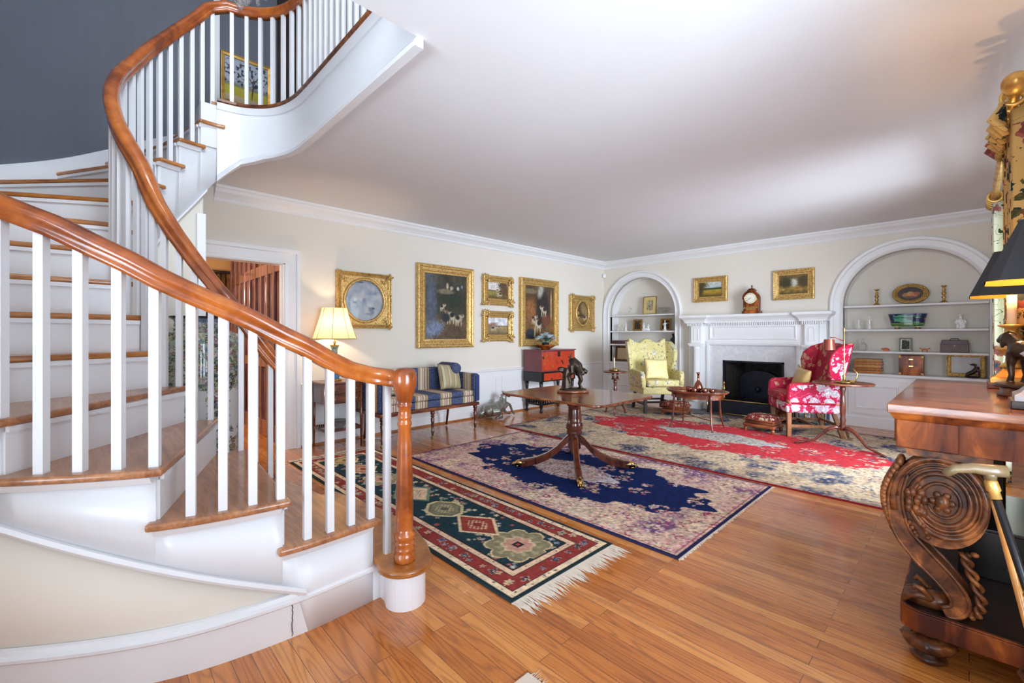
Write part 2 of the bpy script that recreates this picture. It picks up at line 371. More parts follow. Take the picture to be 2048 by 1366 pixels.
# ================================================================== STAIR GEOMETRY (shared)
R = .1953
OP = [(-1.93,1.75),(-1.925,1.38),(-1.925,1.0),(-1.918,.6),(-2.0,.19),(-2.235,-.215),(-2.55,-.57),(-2.88,-.8),(-3.2,-.93),(-3.53,-.965),(-3.87,-.93),(-4.33,-.76),(-4.72,-.48),(-4.965,-.18),(-5.1,.1),(-5.14,.4),(-5.14,.75),(-5.14,1.1)]
IP = [(-2.975,1.35),(-2.975,1.05),(-2.98,.84),(-2.985,.68),(-3.0,.54),(-3.04,.405),(-3.1,.29),(-3.155,.235),(-3.28,.165),(-3.46,.132),(-3.65,.135),(-3.82,.178),(-3.95,.262),(-4.045,.36),(-4.1,.48),(-4.13,.615),(-4.14,.745),(-4.1,.9)]
def offs(P, t, d):
    a = spline(P, t-.02); b = spline(P, t+.02); x, y = spline(P, t); dx, dy = b[0]-a[0], b[1]-a[1]; l = math.hypot(dx, dy)
    return (x+dy/l*d*-1, y-dx/l*d*-1)
def outer(t, d=0): return offs(OP, t, -d)    # d>0 moves into the tread
def inner(t, d=0): return offs(IP, t, d)     # d>0 moves into the tread
LAND = path([(-4.14,.735),(-4.105,.9),(-4.0,1.045),(-3.85,1.14),(-3.64,1.19),(-3.4,1.2)], 5)+[(-1.9,1.2)]
def railz(t): return 1.645+R*(t-5) if t > 5 else float(np.interp(t, [1.87,2.0,2.11,2.34,2.58,2.83,3.08,3.32,3.57,3.81,4.05,4.27,4.48,4.72,5.0], [1.018,1.022,1.031,1.058,1.107,1.168,1.217,1.274,1.325,1.372,1.425,1.484,1.533,1.593,1.645]))
# ================================================================== ROOM SHELL
LX, FY, WX, CZ = -5.22, 7.65, .42, 2.743
struct('floor', MB().box(-9.2, .6, -3.6, 8.2, -.1, 0), M['floor'])
c = MB(); c.box(LX-.2, WX+.2, 1.2, FY+.2, CZ, 3.08); c.box(-1.9, WX+.2, -3.5, 1.2, CZ, 3.08)
c.prism([(x, y) for x, y in LAND[:-1]]+[(-3.4,1.2),(LX-.2,1.2),(LX-.2,.63),(-4.14,.63)], CZ, 3.08)
struct('ceiling', c, M['ceil'])
wl = MB(); wl.box(LX-.14, LX, .55, .76, 0, CZ); wl.box(LX-.14, LX, .76, 1.555, 2.045, CZ); wl.box(LX-.14, LX, 1.555, FY, 0, CZ)
struct('wall_left', wl, M['wall'])
NL = (-4.385, .70, 1.665); NR = (-.53, .70, 1.675)
wf = MB()
def archpoly(n, z1): cx, r, sp = n; return [(cx-r, z1), (cx-r, sp)]+arc(cx, sp, r, 180, 0, 28)+[(cx+r, z1)]
for x0, x1 in ((LX-.2, NL[0]-NL[1]), (NL[0]+NL[1], -2.87), (-1.98, NR[0]-NR[1]), (NR[0]+NR[1], WX+.2)): wf.box(x0, x1, FY, FY+.1, 0, CZ)
wf.box(-2.87, -1.98, FY, FY+.1, .845, CZ)
for n_ in (NL, NR):
    A = arc(n_[0], n_[2], n_[1], 180, 0, 28)
    for (a, b) in zip(A, A[1:]): wf.prism([a, b, (b[0], CZ), (a[0], CZ)], FY, FY+.1, 'y')
struct('wall_far', wf, M['wall'])
wn = MB()
for n_ in (NL, NR):
    cx, r, sp = n_; P = [(cx-r, .3)]+arc(cx, sp, r, 180, 0, 28)+[(cx+r, .3)]
    k = len(P); wn.m = 1
    wn.add([(x, FY+.04, z) for x, z in P]+[(x, FY+.33, z) for x, z in P], [(i, i+1, i+k+1, i+k) for i in range(k-1)], True)
    wn.m = 0; wn.prism(P, FY+.325, FY+.36, 'y')
struct('wall_niche', wn, [M['wall'], M['trim']])
wr = MB(); W1 = (3.75, 5.75, .35, 2.3); W2 = (-2.5, -.6, .35, 2.4); W3 = (.35, 1.85, .35, 2.3)
for y0, y1 in ((-3.45, W2[0]), (W2[1], W3[0]), (W3[1], W1[0]), (W1[1], FY+.2)): wr.box(WX, WX+.14, y0, y1, 0, CZ)
for y0, y1, z0, z1 in (W1, W2, W3): wr.box(WX, WX+.14, y0, y1, 0, z0); wr.box(WX, WX+.14, y0, y1, z1, CZ)
struct('wall_right', wr, M['wall'])
wb = MB(); wb.box(-1.95, -1.8, -3.45, -3.3, 0, CZ); wb.box(.3, WX+.2, -3.45, -3.3, 0, CZ); wb.box(-1.8, .3, -3.45, -3.3, 2.5, CZ); wb.box(-1.8, .3, -3.45, -3.3, 0, .06)
struct('wall_back', wb, M['wall'])
struct('wall_stair_side', MB().box(-2.09, -1.95, -3.45, -.93, 0, CZ), M['wall'])
struct('wall_stair_back', MB().box(-3.3, -1.95, -1.06, -.93, 0, 3.08), M['wall'])
def window(name, y0, y1, z0, z1, x=None, horiz=None):
    f = MB(); g = MB(); w = .05
    if horiz is None:
        X0 = WX+.04; P = lambda a, b, c0, c1, d0, d1: f.box(X0+d0, X0+d1, a, b, c0, c1)
        gb = lambda: g.box(X0+.02, X0+.024, y0, y1, z0, z1)
    else:
        P = lambda a, b, c0, c1, d0, d1: f.box(a, b, horiz-d0, horiz-d1, c0, c1)
        gb = lambda: g.box(y0, y1, horiz-.024, horiz-.02, z0, z1)
    for a, b in ((y0, y0+w), (y1-w, y1), ((y0+y1)/2-w/2, (y0+y1)/2+w/2)): P(a, b, z0, z1, 0, .05)
    for a, b in ((z0, z0+w), (z1-w, z1), ((z0+z1)/2-w/2, (z0+z1)/2+w/2)): P(y0+.001, y1-.001, a+.001, b-.001, .003, .047)
    for k in range(1, 8):
        if k == 4: continue
        q = y0+(y1-y0)*k/8; P(q-.008, q+.008, z0, z1, .01, .035)
    for k in (1, 2, 4, 5): q = z0+(z1-z0)*k/6; P(y0+.002, y1-.002, q-.008, q+.008, .012, .033)
    o = struct(name, f, M['trim']); gb(); g.build('pane', M['pane'], o); return o
m_, t_, b_ = nt('window glass'); tr_ = t_.nodes.new('ShaderNodeBsdfTransparent'); gl_ = t_.nodes.new('ShaderNodeBsdfGlossy'); gl_.inputs['Roughness'].default_value = .02
mx_ = t_.nodes.new('ShaderNodeMixShader'); mx_.inputs[0].default_value = .08; t_.links.new(tr_.outputs[0], mx_.inputs[1]); t_.links.new(gl_.outputs[0], mx_.inputs[2]); t_.links.new(mx_.outputs[0], t_.nodes['Material Output'].inputs[0]); M['pane'] = m_
window('window_1', *W1); window('invented_window_2', *W2); window('invented_window_5', *W3); window('invented_window_3', -1.8, .3, .06, 2.5, horiz=-3.32)  # all but the first are unseen, invented to let daylight in
# window casing on the room side of window_1
cs = MB(); y0, y1, z0, z1 = W1
for a in ((y0-.1, y0, z0-.1, z1+.12), (y1, y1+.1, z0-.1, z1+.12), (y0, y1, z1, z1+.12), (y0-.04, y1+.04, z0-.06, z0)): cs.box(WX-.03, WX+.01, *a)
struct('trim_1', cs, M['trim'], bev=.006)
# crown, chair rail, baseboards
crown = [(0,0),(.012,0),(.022,.018),(.022,.03),(.05,.06),(.085,.085),(.1,.115),(.115,.12),(.115,.145),(0,.145)]
cr = MB(); cr.sweep([(LX,.9,CZ-.145),(LX,FY,CZ-.145),(WX,FY,CZ-.145),(WX,-3.3,CZ-.145)], crown)
struct('trim_2', cr, M['trim'])
rail_p = [(0,0),(.012,0),(.016,.02),(.03,.032),(.03,.048),(.012,.055),(0,.055)]
ch = MB(); ch.sweep([(LX,1.72,.665),(LX,FY,.665),(NL[0]-.83,FY,.665)], rail_p); ch.sweep([(WX,FY,.665),(WX,W1[1]+.1,.665)], rail_p); ch.sweep([(WX,W1[0]-.1,.665),(WX,-.5,.665)], rail_p)
struct('trim_3', ch, M['trim'])
dado = MB(); dado.box(LX-.01, LX+.006, 1.72, FY, 0, .67)
pp = [(0,0),(.014,0),(.014,.008),(.006,.016),(0,.016)]
for a in (1.86, 2.84, 3.82, 4.8, 5.78, 6.72):
    b = a+(.84 if a < 6.7 else .78); q = LX+.006
    dado.sweep([(q,a,.26),(q,b,.26),(q,b,.58),(q,a,.58)], [(0,-.009),(.009,-.009),(.012,.009),(0,.009)], up=(1,0,0), closed=True)
struct('trim_4', dado, M['trim'])
base_p = [(0,0),(.02,0),(.02,.11),(.015,.125),(.012,.15),(0,.155)]
bb = MB(); bb.sweep([(LX+.006,1.72,0),(LX+.006,FY,0),(NL[0]-.83,FY,0)], base_p)
struct('baseboard_left', bb, M['trim'])
bb = MB(); bb.sweep([(WX,FY,0),(WX,-3.3,0)], base_p); struct('baseboard_right', bb, M['trim'])
sh = MB(); sh.sweep([(LX+.026,1.72,0),(LX+.026,FY-.02,0)], [(0,0),(.018,0),(.016,.014),(.006,.022),(0,.022)]); struct('trim_5', sh, M['nosing'])
# doorway casing in the left wall
cas = [(0,0),(.022,.0),(.024,.015),(.014,.03),(.02,.045),(.02,.1),(.034,.115),(.038,.15),(0,.155)]
def casing(mb, pts, w=.16):
    # pts: inner edge of the opening, casing grows outwards (up vector = +X)
    mb.sweep(pts, [(0,0),(0,.02),(.03,.026),(.035,.018),(.11,.02),(.118,.036),(.155,.04),(.16,.034),(.16,0)], up=(1,0,0))
dc = MB(); casing(dc, [(LX,.76,0),(LX,.76,2.045),(LX,1.555,2.045),(LX,1.555,0)][::-1])
dc.box(LX-.15, LX+.004, 1.545, 1.556, 0, 2.045); dc.box(LX-.15, LX+.004, .76, 1.556, 2.035, 2.046); dc.box(LX-.15, LX+.004, .759, .77, 0, 2.045)
dc.box(LX-.09, LX-.05, 1.53, 1.546, 0, 2.04)
struct('door_1', dc, M['trim'])
# ---------------- panelled room beyond the doorway
M['panel'] = wood('red brown panelling', S(88,54,50), S(146,104,98), .2, .5, (2,2,8), 4); M['tan'] = mat('tan wall', S(206,160,104), .8)
pw = MB(); pw.box(-8.05, LX-.14, 1.60, 1.7, 0, 2.75)
for z0, z1 in ((0, .2), (.86, .98), (2.0, 2.14), (2.62, 2.75)): pw.box(-8.05, LX-.14, 1.575, 1.6, z0, z1)
for k in range(10):
    x = -5.42-k*.27; pw.box(x-.022, x+.022, 1.57, 1.6, 0, 2.75)
struct('wall_panelled', pw, M['panel'], bev=.004, seg=1)
st = MB(); st.box(-8.7, -8.6, -.6, 2.4, 0, 2.75); st.box(-8.7, -7.9, 2.3, 2.4, 0, 2.75); st.box(-8.7, LX-.14, -.7, -.6, 0, 2.75); struct('wall_study', st, M['tan'])
struct('ceiling_study', MB().box(-8.7, LX-.14, -.7, 2.4, 2.75, 2.85), M['wall'])
bulb('study_point_light', (-6.6, .3, 1.9), 40, (1, .88, .74), .15)  # bare point light in the room beyond the doorway, no lamp modelled
cu = MB()
def wavy(mb, x, y0, y1, z0, z1, amp, n, axis='y', thick=0, squeeze=None, nv=8):
    def fn(u, v):
        a = y0+(y1-y0)*u; w = amp*math.sin(2*PI*n*u+.6*math.sin(5*u))*(.75+.25*v)
        if squeeze: m_ = (y0+y1)/2; a = m_+(a-m_)*squeeze(v)
        return (x+w, a, z0+(z1-z0)*v) if axis == 'y' else (a, x+w, z0+(z1-z0)*v)
    return mb.grid(fn, int(n*10), nv)
M['swag'] = floral('dark gold study curtain', S(120,84,40), S(60,40,24), [(S(196,150,70), 1.6, .3)], S(40,26,18), 16)
wavy(cu, -8.45, 1.34, 1.64, .05, 2.26, .03, 5); sw = cu.build('curtain', M['swag']); tag(sw, 'dark gold patterned curtain seen through the doorway beyond the handrail', 'curtain')
rd = MB(); rd.tube([(-8.42,1.15,2.28),(-8.42,1.95,2.28)], .025); o = rd.build('curtain_rod', M['darkwood']); tag(o, 'dark rod above the gold curtain in the room through the doorway', 'curtain rod')
# ---------------- curved walls of the stair
ws = MB()
def ribbon(mb, fn, t0, t1, n, z0f, z1f, d0, d1):
    # closed vertical ribbon between offsets d0 and d1
    vs = []; fs = []
    for i in range(n+1):
        t = t0+(t1-t0)*i/n
        for d in (d0, d1):
            x, y = fn(t, d)
            vs += [(x, y, z0f(t)), (x, y, z1f(t))]
    for i in range(n):
        a = i*4; b = a+4
        fs += [(a, b, b+1, a+1), (a+2, a+3, b+3, b+2), (a+1, b+1, b+3, a+3), (a, a+2, b+2, b)]
    k = n*4; fs += [(0,1,3,2), (k, k+2, k+3, k+1)]
    return mb.add(vs, fs, True)
zbo = lambda t: max(.0, R*(t-1.95))            # lower edge of the outer string
ribbon(ws, outer, 2.0, 7.7, 46, lambda t: 0, lambda t: max(.1, zbo(t)), .055, .09)
struct('wall_curved', ws, M['wall'])
wi = MB(); zbi = lambda t: max(0.0, R*t-.62)
ribbon(wi, inner, 2.0, 15.3, 70, lambda t: 0, lambda t: max(.05, zbi(t)+.02), .03, .06)
struct('wall_well', wi, M['wall'])
bo = MB(); bp = [(0,0),(.016,0),(.016,.135),(.028,.145),(.028,.156),(.016,.165),(.012,.18),(0,.184)]
bo.sweep([(*outer(1.78+.12*i, .053), 0) for i in range(50)], [(-x, z) for x, z in bp], smooth=False)
bbo = struct('baseboard_curved', bo, M['stairwhite'])
g = MB(); rn_ = random.Random(6); g.tube([(outer(2.98+rn_.uniform(-.012,.012), .034)[0]+.003, outer(2.98+rn_.uniform(-.01,.01), .034)[1], .01+.15*i/14) for i in range(15)], .0016, 4); g.build('crack', M['iron'], bbo)
# full-height curved wall around the winders, blue above
cw = MB(); ang = [math.radians(a) for a in np.linspace(180, 285, 40)]; Cx, Cy, RR = -3.57, .6, 1.62
P = [(Cx+RR*math.cos(a), Cy+RR*math.sin(a)) for a in ang]
P = [(-5.19, .7)]+P
for (a, b) in zip(P, P[1:]):
    n1 = Vector((a[0]-Cx, a[1]-Cy)).normalized()*.1; n2 = Vector((b[0]-Cx, b[1]-Cy)).normalized()*.1
    cw.prism([a, b, (b[0]+n2.x, b[1]+n2.y), (a[0]+n1.x, a[1]+n1.y)], 0, 5.7)
struct('wall_winder', cw, M['blue'], smooth=False)
up = MB(); up.box(LX-.12, LX+.024, .5, 3.5, 3.08, 5.7); struct('wall_upper_left', up, M['blue'])
up = MB(); up.box(LX, -.5, 3.4, 3.5, 3.08, 5.7); up.box(-.6, -.5, -1.1, -.6, 3.08, 5.7); up.box(-.6, -.5, 1.0, 3.4, 3.08, 5.7); up.box(-.6, -.5, -.6, 1.0, 3.08, 3.7); up.box(-.6, -.5, -.6, 1.0, 5.3, 5.7); struct('wall_upper_hall', up, M['greywall'])
up = MB(); up.box(-3.15, -.5, -1.06, -.93, 3.08, 5.7); struct('wall_upper_back', up, M['greywall'])
WXs = WX; WX = -.6; window('invented_window_4', -.6, 1.0, 3.7, 5.3); WX = WXs  # unseen upper window, made up to bring daylight into the stair hall
struct('ceiling_upper', MB().box(LX-.2, -.4, -1.2, 3.6, 5.7, 5.8), M['ceil'])
fl = MB(); fl.box(LX, -.5, 1.2, 3.5, 3.08, 3.105); fl.prism([(x, y) for x, y in LAND[:-1]]+[(LX+.03,1.2),(LX+.03,.7),(-4.14,.7)], 3.08, 3.105); fl.box(-1.9, -.5, -.95, 1.2, 3.08, 3.105)
struct('floor_upper', fl, M['tread'])
# wall across the hall under the landing, with its cased edge
wu = MB(); wu.box(LX, -4.17, .52, .63, 0, CZ); struct('wall_under_landing', wu, M['wall'])
pc = MB(); pc.box(-4.2, -4.115, .6, .66, 0, 2.2); struct('trim_6', pc, M['trim'], bev=.005)
# skirting up the winder wall
sk = MB(); ribbon(sk, outer, 8.2, 15.9, 50, lambda t: R*(t-1), lambda t: R*t+.1, -.075, .0); struct('trim_7', sk, M['stairwhite'])
# ================================================================== STAIRCASE
STAIR = thing('staircase', 'curved white staircase with oak treads and cherry handrail rising beside the room', 'staircase', (0,0,0))
for k in range(2, 16):
    g = MB(); e = .12; ei = .12 if k < 8 else .32
    to = [k+(1+e)*i/8 for i in range(9)]
    oe = [outer(t, .0 if k < 8 else -.03) for t in to]; ie = [inner(k+(1+ei)*i/8, 0 if k < 8 else -.03) for i in range(9)]
    g.prism(oe+ie[::-1], k*R-.028, k*R)
    g.build('tread', M['tread'] if k < 6 else M['nosing'], STAIR, bev=.011, seg=3)
for k in range(2, 17):
    g = MB(); a = Vector((*outer(k+.07, .05 if k < 8 else 0), 0)); b = Vector((*inner(k+.12, .035), 0))
    d = (b-a).normalized()
    g.bar(a+Vector((0,0,(k-.5)*R-.014)), b+Vector((0,0,(k-.5)*R-.014)), .018, R-.028)
    up3 = Vector((-d.y, d.x, 0)); up3 = up3 if (Vector((*outer(k-.3), 0))-Vector((*outer(k), 0))).dot(up3) > 0 else -up3
    q = up3*.012+Vector((0,0,k*R-.04)); g.bar(a+q, b+q, .018, .02)
    g.build('riser', M['stairwhite'], STAIR)
os_ = MB()
for k in range(2, 8):
    ribbon(os_, outer, k+.07, k+1.07, 8, lambda t: max(0, zbo(t)) if t > 2.92 else 0, lambda t: k*R-.028, .035, .058)
os_.sweep([(*outer(2.85+.12*i, .034), zbo(2.85+.12*i)) for i in range(40)], [(.012,-.012),(-.012,-.014),(-.02,0),(-.012,.014),(.012,.014)], smooth=False)
for k in range(2, 8): os_.sweep([(*outer(k+.09+.98*i/6, .03), k*R-.055) for i in range(7)], [(.01,0),(-.004,0),(-.022,.026),(.01,.026)])
os_.build('outer_string', M['stairwhite'], STAIR)
is_ = MB()
for k in range(2, 16):
    ribbon(is_, inner, k+.12, k+1.12, 5, lambda t: max(0, zbi(t)), lambda t: k*R-.028, .015, .035)
    is_.sweep([(*inner(k+.02+1.1*i/5, .012), k*R-.052) for i in range(6)], [(-.01,0),(.006,0),(.026,.024),(-.01,.024)])
is_.sweep([(*inner(3.3+.15*i, .014), zbi(3.3+.15*i)) for i in range(82)], [(-.014,-.008),(.01,-.008),(.01,.012),(-.014,.012)])
is_.build('inner_string', M['stairwhite'], STAIR)
# landing fascia and nosing
fa = MB(); LZ = 3.125
zb = [float(np.interp(i, [0, 2.5, 5, 10, 14], [2.5, 2.594, 2.665, 2.715, 2.725])) for i in range(len(LAND))]
pts = [Vector((x, y, 0)) for x, y in LAND]
q_ = []
for i, p in enumerate(pts):
    a = pts[max(0, i-1)]; b = pts[min(len(pts)-1, i+1)]; d = (b-a).normalized(); q_.append(p+Vector((d.y, -d.x, 0))*.008)
pts = q_
vs = []; fs = []
for i, p in enumerate(pts): vs += [(p.x, p.y, zb[i]), (p.x, p.y, LZ-.03)]
fa.add(vs, [(2*i, 2*i+2, 2*i+3, 2*i+1) for i in range(len(pts)-1)], True)
fa.sweep([(p.x, p.y, LZ-.075) for p in pts], [(0,0),(.01,0),(.03,.045),(-.01,.045)][::1])
fa.sweep([(p.x, p.y, zb[i]-.01) for i, p in enumerate(pts)], [(-.02,-.02),(.03,-.02),(.036,0),(.024,.02),(.012,.03),(0,.034),(-.02,.034)])
fa.build('landing_fascia', M['stairwhite'], STAIR)
ln = MB(); ln.sweep([(p.x, p.y, LZ-.03) for p in pts], [(-.08,0),(.03,0),(.042,.008),(.042,.024),(.03,.031),(-.08,.031)]); ln.build('landing_nosing', M['walnut'], STAIR)
# balusters (squares), one mesh each
def baluster(p, z0, z1, ang_, w=.03):
    g = MB(); g.box(-w/2, w/2, -w/2, w/2, 0, z1-z0); g.build('baluster', M['stairwhite'], STAIR, loc=(p[0], p[1], z0), rotz=ang_)
def tang(fn, t):
    a = fn(t-.03); b = fn(t+.03); return math.atan2(b[1]-a[1], b[0]-a[0])
baluster((-1.975, 1.052), R, 1.03, 0)
for k in range(2, 8):
    for j in range(4):
        t = k+.085+.245*j
        if t < 7.6: baluster(outer(t, .05), k*R, railz(t)+.015, tang(outer, t))
def irz(t): return float(np.interp(t, [2.0,2.4,3.3,4.0,4.7,5.3,5.75,6.6,7.4,8,15,15.5,16,16.6], [1.075,1.165,1.375,1.515,1.665,1.8,1.91,2.09,2.245,2.37,3.73,3.83,3.885,3.905]))-.03
for k in range(2, 16):
    for j in (.24, .74):
        t = k+j; baluster(inner(t, .03), k*R, irz(t), tang(inner, t), .027)
L2 = []; acc = 0; step = .1
for a, b in zip(LAND, LAND[1:]):
    d = math.hypot(b[0]-a[0], b[1]-a[1]); s_ = 0
    while acc+d-s_ >= step:
        s_ += step-acc; acc = 0; u = s_/d; L2.append((a[0]+(b[0]-a[0])*u, a[1]+(b[1]-a[1])*u, math.atan2(b[1]-a[1], b[0]-a[0])))
    acc += d-s_
for x, y, a in L2: baluster((x-.02*math.sin(a)*1, y+.02*math.cos(a)), LZ, 3.88, a, .027)
rp = [(a*1.06, b*1.08) for a, b in [(-.024,-.036),(.024,-.036),(.026,-.02),(.022,-.012),(.034,0),(.038,.014),(.03,.03),(.012,.038),(-.012,.038),(-.03,.03),(-.038,.014),(-.034,0),(-.022,-.012),(-.026,-.02)]]
hr = MB(); pts = [(-1.853,1.078,1.05),(-1.9,1.076,1.05),(-1.95,1.055,1.053)]
pts += [(*outer(t, .05), railz(t)+.04) for t in np.arange(2.05, 7.75, .1)]
hr.sweep(pts, rp, smooth=True, perp=True); hr.build('handrail', M['rail'], STAIR)
hr = MB(); pts = [(*inner(t, .03), irz(t)+.03) for t in np.arange(2.0, 16.01, .1)]
pts = [(pts[0][0], pts[0][1]+.02, pts[0][2]-.01)]+pts
off = []
for i, (x, y) in enumerate(LAND[1:], 1):
    a = LAND[i-1]; b = LAND[min(i+1, len(LAND)-1)]; dx, dy = b[0]-a[0], b[1]-a[1]; l = math.hypot(dx, dy); off.append((x-dy/l*.02, y+dx/l*.02, 3.905))
hr.sweep(pts[:-2]+off[1:], rp, smooth=True, perp=True); hr.build('handrail', M['rail'], STAIR)
nw = MB(); nw.lathe([(.048,0),(.05,.008),(.05,.035),(.043,.042),(.047,.05),(.047,.062),(.042,.07),(.046,.08),(.046,.092),(.04,.1),(.05,.112),(.05,.13),(.038,.14),(.04,.16),(.041,.25),(.038,.4),(.033,.55),(.029,.63),(.034,.642),(.034,.652),(.028,.662),(.033,.672),(.033,.682),(.029,.69),(.029,.72),(.035,.728),(.035,.738),(.03,.745),(.036,.756),(.04,.775),(.049,.8),(.055,.83),(.057,.865),(.054,.885),(.046,.9),(.03,.908),(0.001,.911)], (-1.853,1.078,R), 32)
nw.build('newel_post', M['rail'], STAIR)
nw = MB(); x, y = inner(2.0, .05); nw.lathe([(.022,0),(.022,.1),(.015,.12),(.02,.14),(.017,.3),(.015,.5),(.02,.54),(.015,.56),(.022,.6),(.022,.66)], (x, y, 2*R), 20); nw.build('inner_newel_post', M['mahogv'], STAIR)
# bullnose first step
t1 = [(-1.985,.975),(-1.93,.975),(-1.9,.965)]+arc(-1.86, 1.085, .13, -100, 75, 16)+[(-1.93,1.255),(-2.17,1.315),(-2.5,1.3),(-3.0,1.22),(-3.02,.8),(-1.985,.8)]
def inset(P, d):
    n = len(P); out = []
    for i in range(n):
        a, p, b = Vector(P[i-1]), Vector(P[i]), Vector(P[(i+1) % n]); e1 = (p-a).normalized(); e2 = (b-p).normalized()
        n1 = Vector((-e1.y, e1.x)); n2 = Vector((-e2.y, e2.x)); q = (n1+n2).normalized(); out.append(tuple(p+q*d/max(.4, q.dot(n1))))
    return out
g = MB(); g.prism(t1, R-.03, R); g.build('tread', M['nosing'], STAIR, bev=.012, seg=3)
g = MB(); g.prism(inset(t1, .035), 0, R-.03, smooth=False); g.build('bullnose_plinth', M['stairwhite'], STAIR)

pc = MB(); pc.box(LX+.03, LX+.06, .89, .94, 3.1, 5.7); struct('trim_8', pc, M['trim'])
pc = MB(); pc.box(LX+.028, LX+.034, 1.47, 2.2, 3.105, 5.1); struct('dark_opening', pc, M['darkwood'])  # thin dark sheet standing in for a dark doorway opening
# ================================================================== PAINTED SURFACES
def vnoise(x, y, sc_, seed=0):
    rs = np.random.RandomState(seed); G = rs.rand(64, 64); x = x*sc_; y = y*sc_
    xi = np.floor(x).astype(int); yi = np.floor(y).astype(int); fx = x-xi; fy = y-yi; fx = fx*fx*(3-2*fx); fy = fy*fy*(3-2*fy)
    g = lambda a, b: G[a % 64, b % 64]
    return (g(xi,yi)*(1-fx)+g(xi+1,yi)*fx)*(1-fy)+(g(xi,yi+1)*(1-fx)+g(xi+1,yi+1)*fx)*fy
def fbm(x, y, sc_, seed=0, o=4): return sum(vnoise(x, y, sc_*2**k, seed+k)*.5**k for k in range(o))/sum(.5**k for k in range(o))
def lerp(c, col, m):
    m = np.clip(m, 0, 1)[..., None]; return c*(1-m)+np.array(col, float)*m
def painted(name, parent, m, w, h, nx, ny, fn, place, thick=0):
    # a real surface w x h whose points carry painted colours; fn(u, v) -> sRGB 0-255, u v in metres from the lower left
    u, v = np.meshgrid(np.linspace(0, w, nx+1), np.linspace(0, h, ny+1)); col = SA(fn(u, v))
    n = (nx+1)*(ny+1); co = place(u.ravel(), v.ravel()); me = bpy.data.meshes.new(name)
    idx = np.arange(n).reshape(ny+1, nx+1); q = np.stack([idx[:-1,:-1], idx[:-1,1:], idx[1:,1:], idx[1:,:-1]], -1).reshape(-1, 4)
    me.vertices.add(n); me.vertices.foreach_set('co', np.asarray(co, np.float32).ravel())
    me.loops.add(q.size); me.loops.foreach_set('vertex_index', q.ravel().astype(np.int32))
    me.polygons.add(len(q)); me.polygons.foreach_set('loop_start', np.arange(0, q.size, 4, dtype=np.int32)); me.polygons.foreach_set('loop_total', np.full(len(q), 4, np.int32))
    me.update(calc_edges=True); a = me.color_attributes.new('Col', 'FLOAT_COLOR', 'POINT')
    a.data.foreach_set('color', np.concatenate([col.reshape(-1, 3), np.ones((n, 1))], 1).astype(np.float32).ravel())
    me.materials.append(m); me.polygons.foreach_set('use_smooth', [True]*len(q))
    o = bpy.data.objects.new(name, me); sc.collection.objects.link(o)
    if parent is not None: o.parent = parent
    return o
def upright(w, y=0, z0=0): return lambda u, v: np.stack([u-w/2, np.full_like(u, y), v+z0], -1)
def blob(c, u, v, cx, cy, rx, ry, col, a=0, soft=.25, n=0):
    a = math.radians(a); x = (u-cx)*math.cos(a)+(v-cy)*math.sin(a); y = -(u-cx)*math.sin(a)+(v-cy)*math.cos(a)
    d = np.sqrt((x/rx)**2+(y/ry)**2)+(n*(vnoise(u, v, 60/max(.2, 1), int(cx*97+cy*31) % 50)-.5) if n else 0)
    return lerp(c, col, np.clip((1-d)/soft+.5, 0, 1))
# each picture is painted in unit coordinates
def pic(f): return lambda w, h: (lambda u, v: f(u/w, v/h))
def ground(u, v, stops):
    c = np.zeros(u.shape+(3,)); ys = [s_[0] for s_ in stops]
    for k in range(3): c[..., k] = np.interp(v, ys, [s_[1][k] for s_ in stops])
    return c
def p_sky(u, v):
    c = ground(u, v, [(0,(186,196,206)),(.5,(176,190,206)),(1,(160,176,196))]); n = fbm(u, v, 5, 3); c = lerp(c, (214,218,222), (n-.45)*4); c = lerp(c, (120,138,166), (.42-fbm(u, v, 6, 9))*4)
    for a in ((.42,.9,.07,.015,(84,92,106)),(.7,.34,.03,.018,(80,88,98)),(.3,.46,.05,.025,(110,128,150)),(.62,.22,.1,.02,(150,160,170)),(.55,.6,.06,.03,(190,200,215))): c = blob(c, u, v, *a, soft=.8)
    return c*.86
def flowers(c, u, v, n, W, H, rmin, rmax, cols, seed, keep=None, petals=(5,8), outline=None):
    rs = np.random.RandomState(seed); du = u[0,1]-u[0,0]; dv = v[1,0]-v[0,0]; ny, nx = u.shape
    for i in range(n):
        a, b = rs.rand()*W, rs.rand()*H; r_ = rs.uniform(rmin, rmax); col = cols[rs.randint(len(cols))]; p = rs.randint(*petals); ph = rs.rand()*6
        if keep is not None and not keep(a, b): continue
        i0, i1 = max(0, int((a-r_)/du)), min(nx, int((a+r_)/du)+2); j0, j1 = max(0, int((b-r_)/dv)), min(ny, int((b+r_)/dv)+2)
        if i1 <= i0 or j1 <= j0: continue
        uu = u[j0:j1, i0:i1]-a; vv = v[j0:j1, i0:i1]-b; d = np.hypot(uu, vv)/r_; th = np.arctan2(vv, uu); k = .72+.28*np.cos(p*th+ph)
        s_ = c[j0:j1, i0:i1]; 
        if outline: s_[(d < k*1.15)] = outline
        s_[d < k] = col; s_[d < .28] = cols[(rs.randint(len(cols)))]
    return c
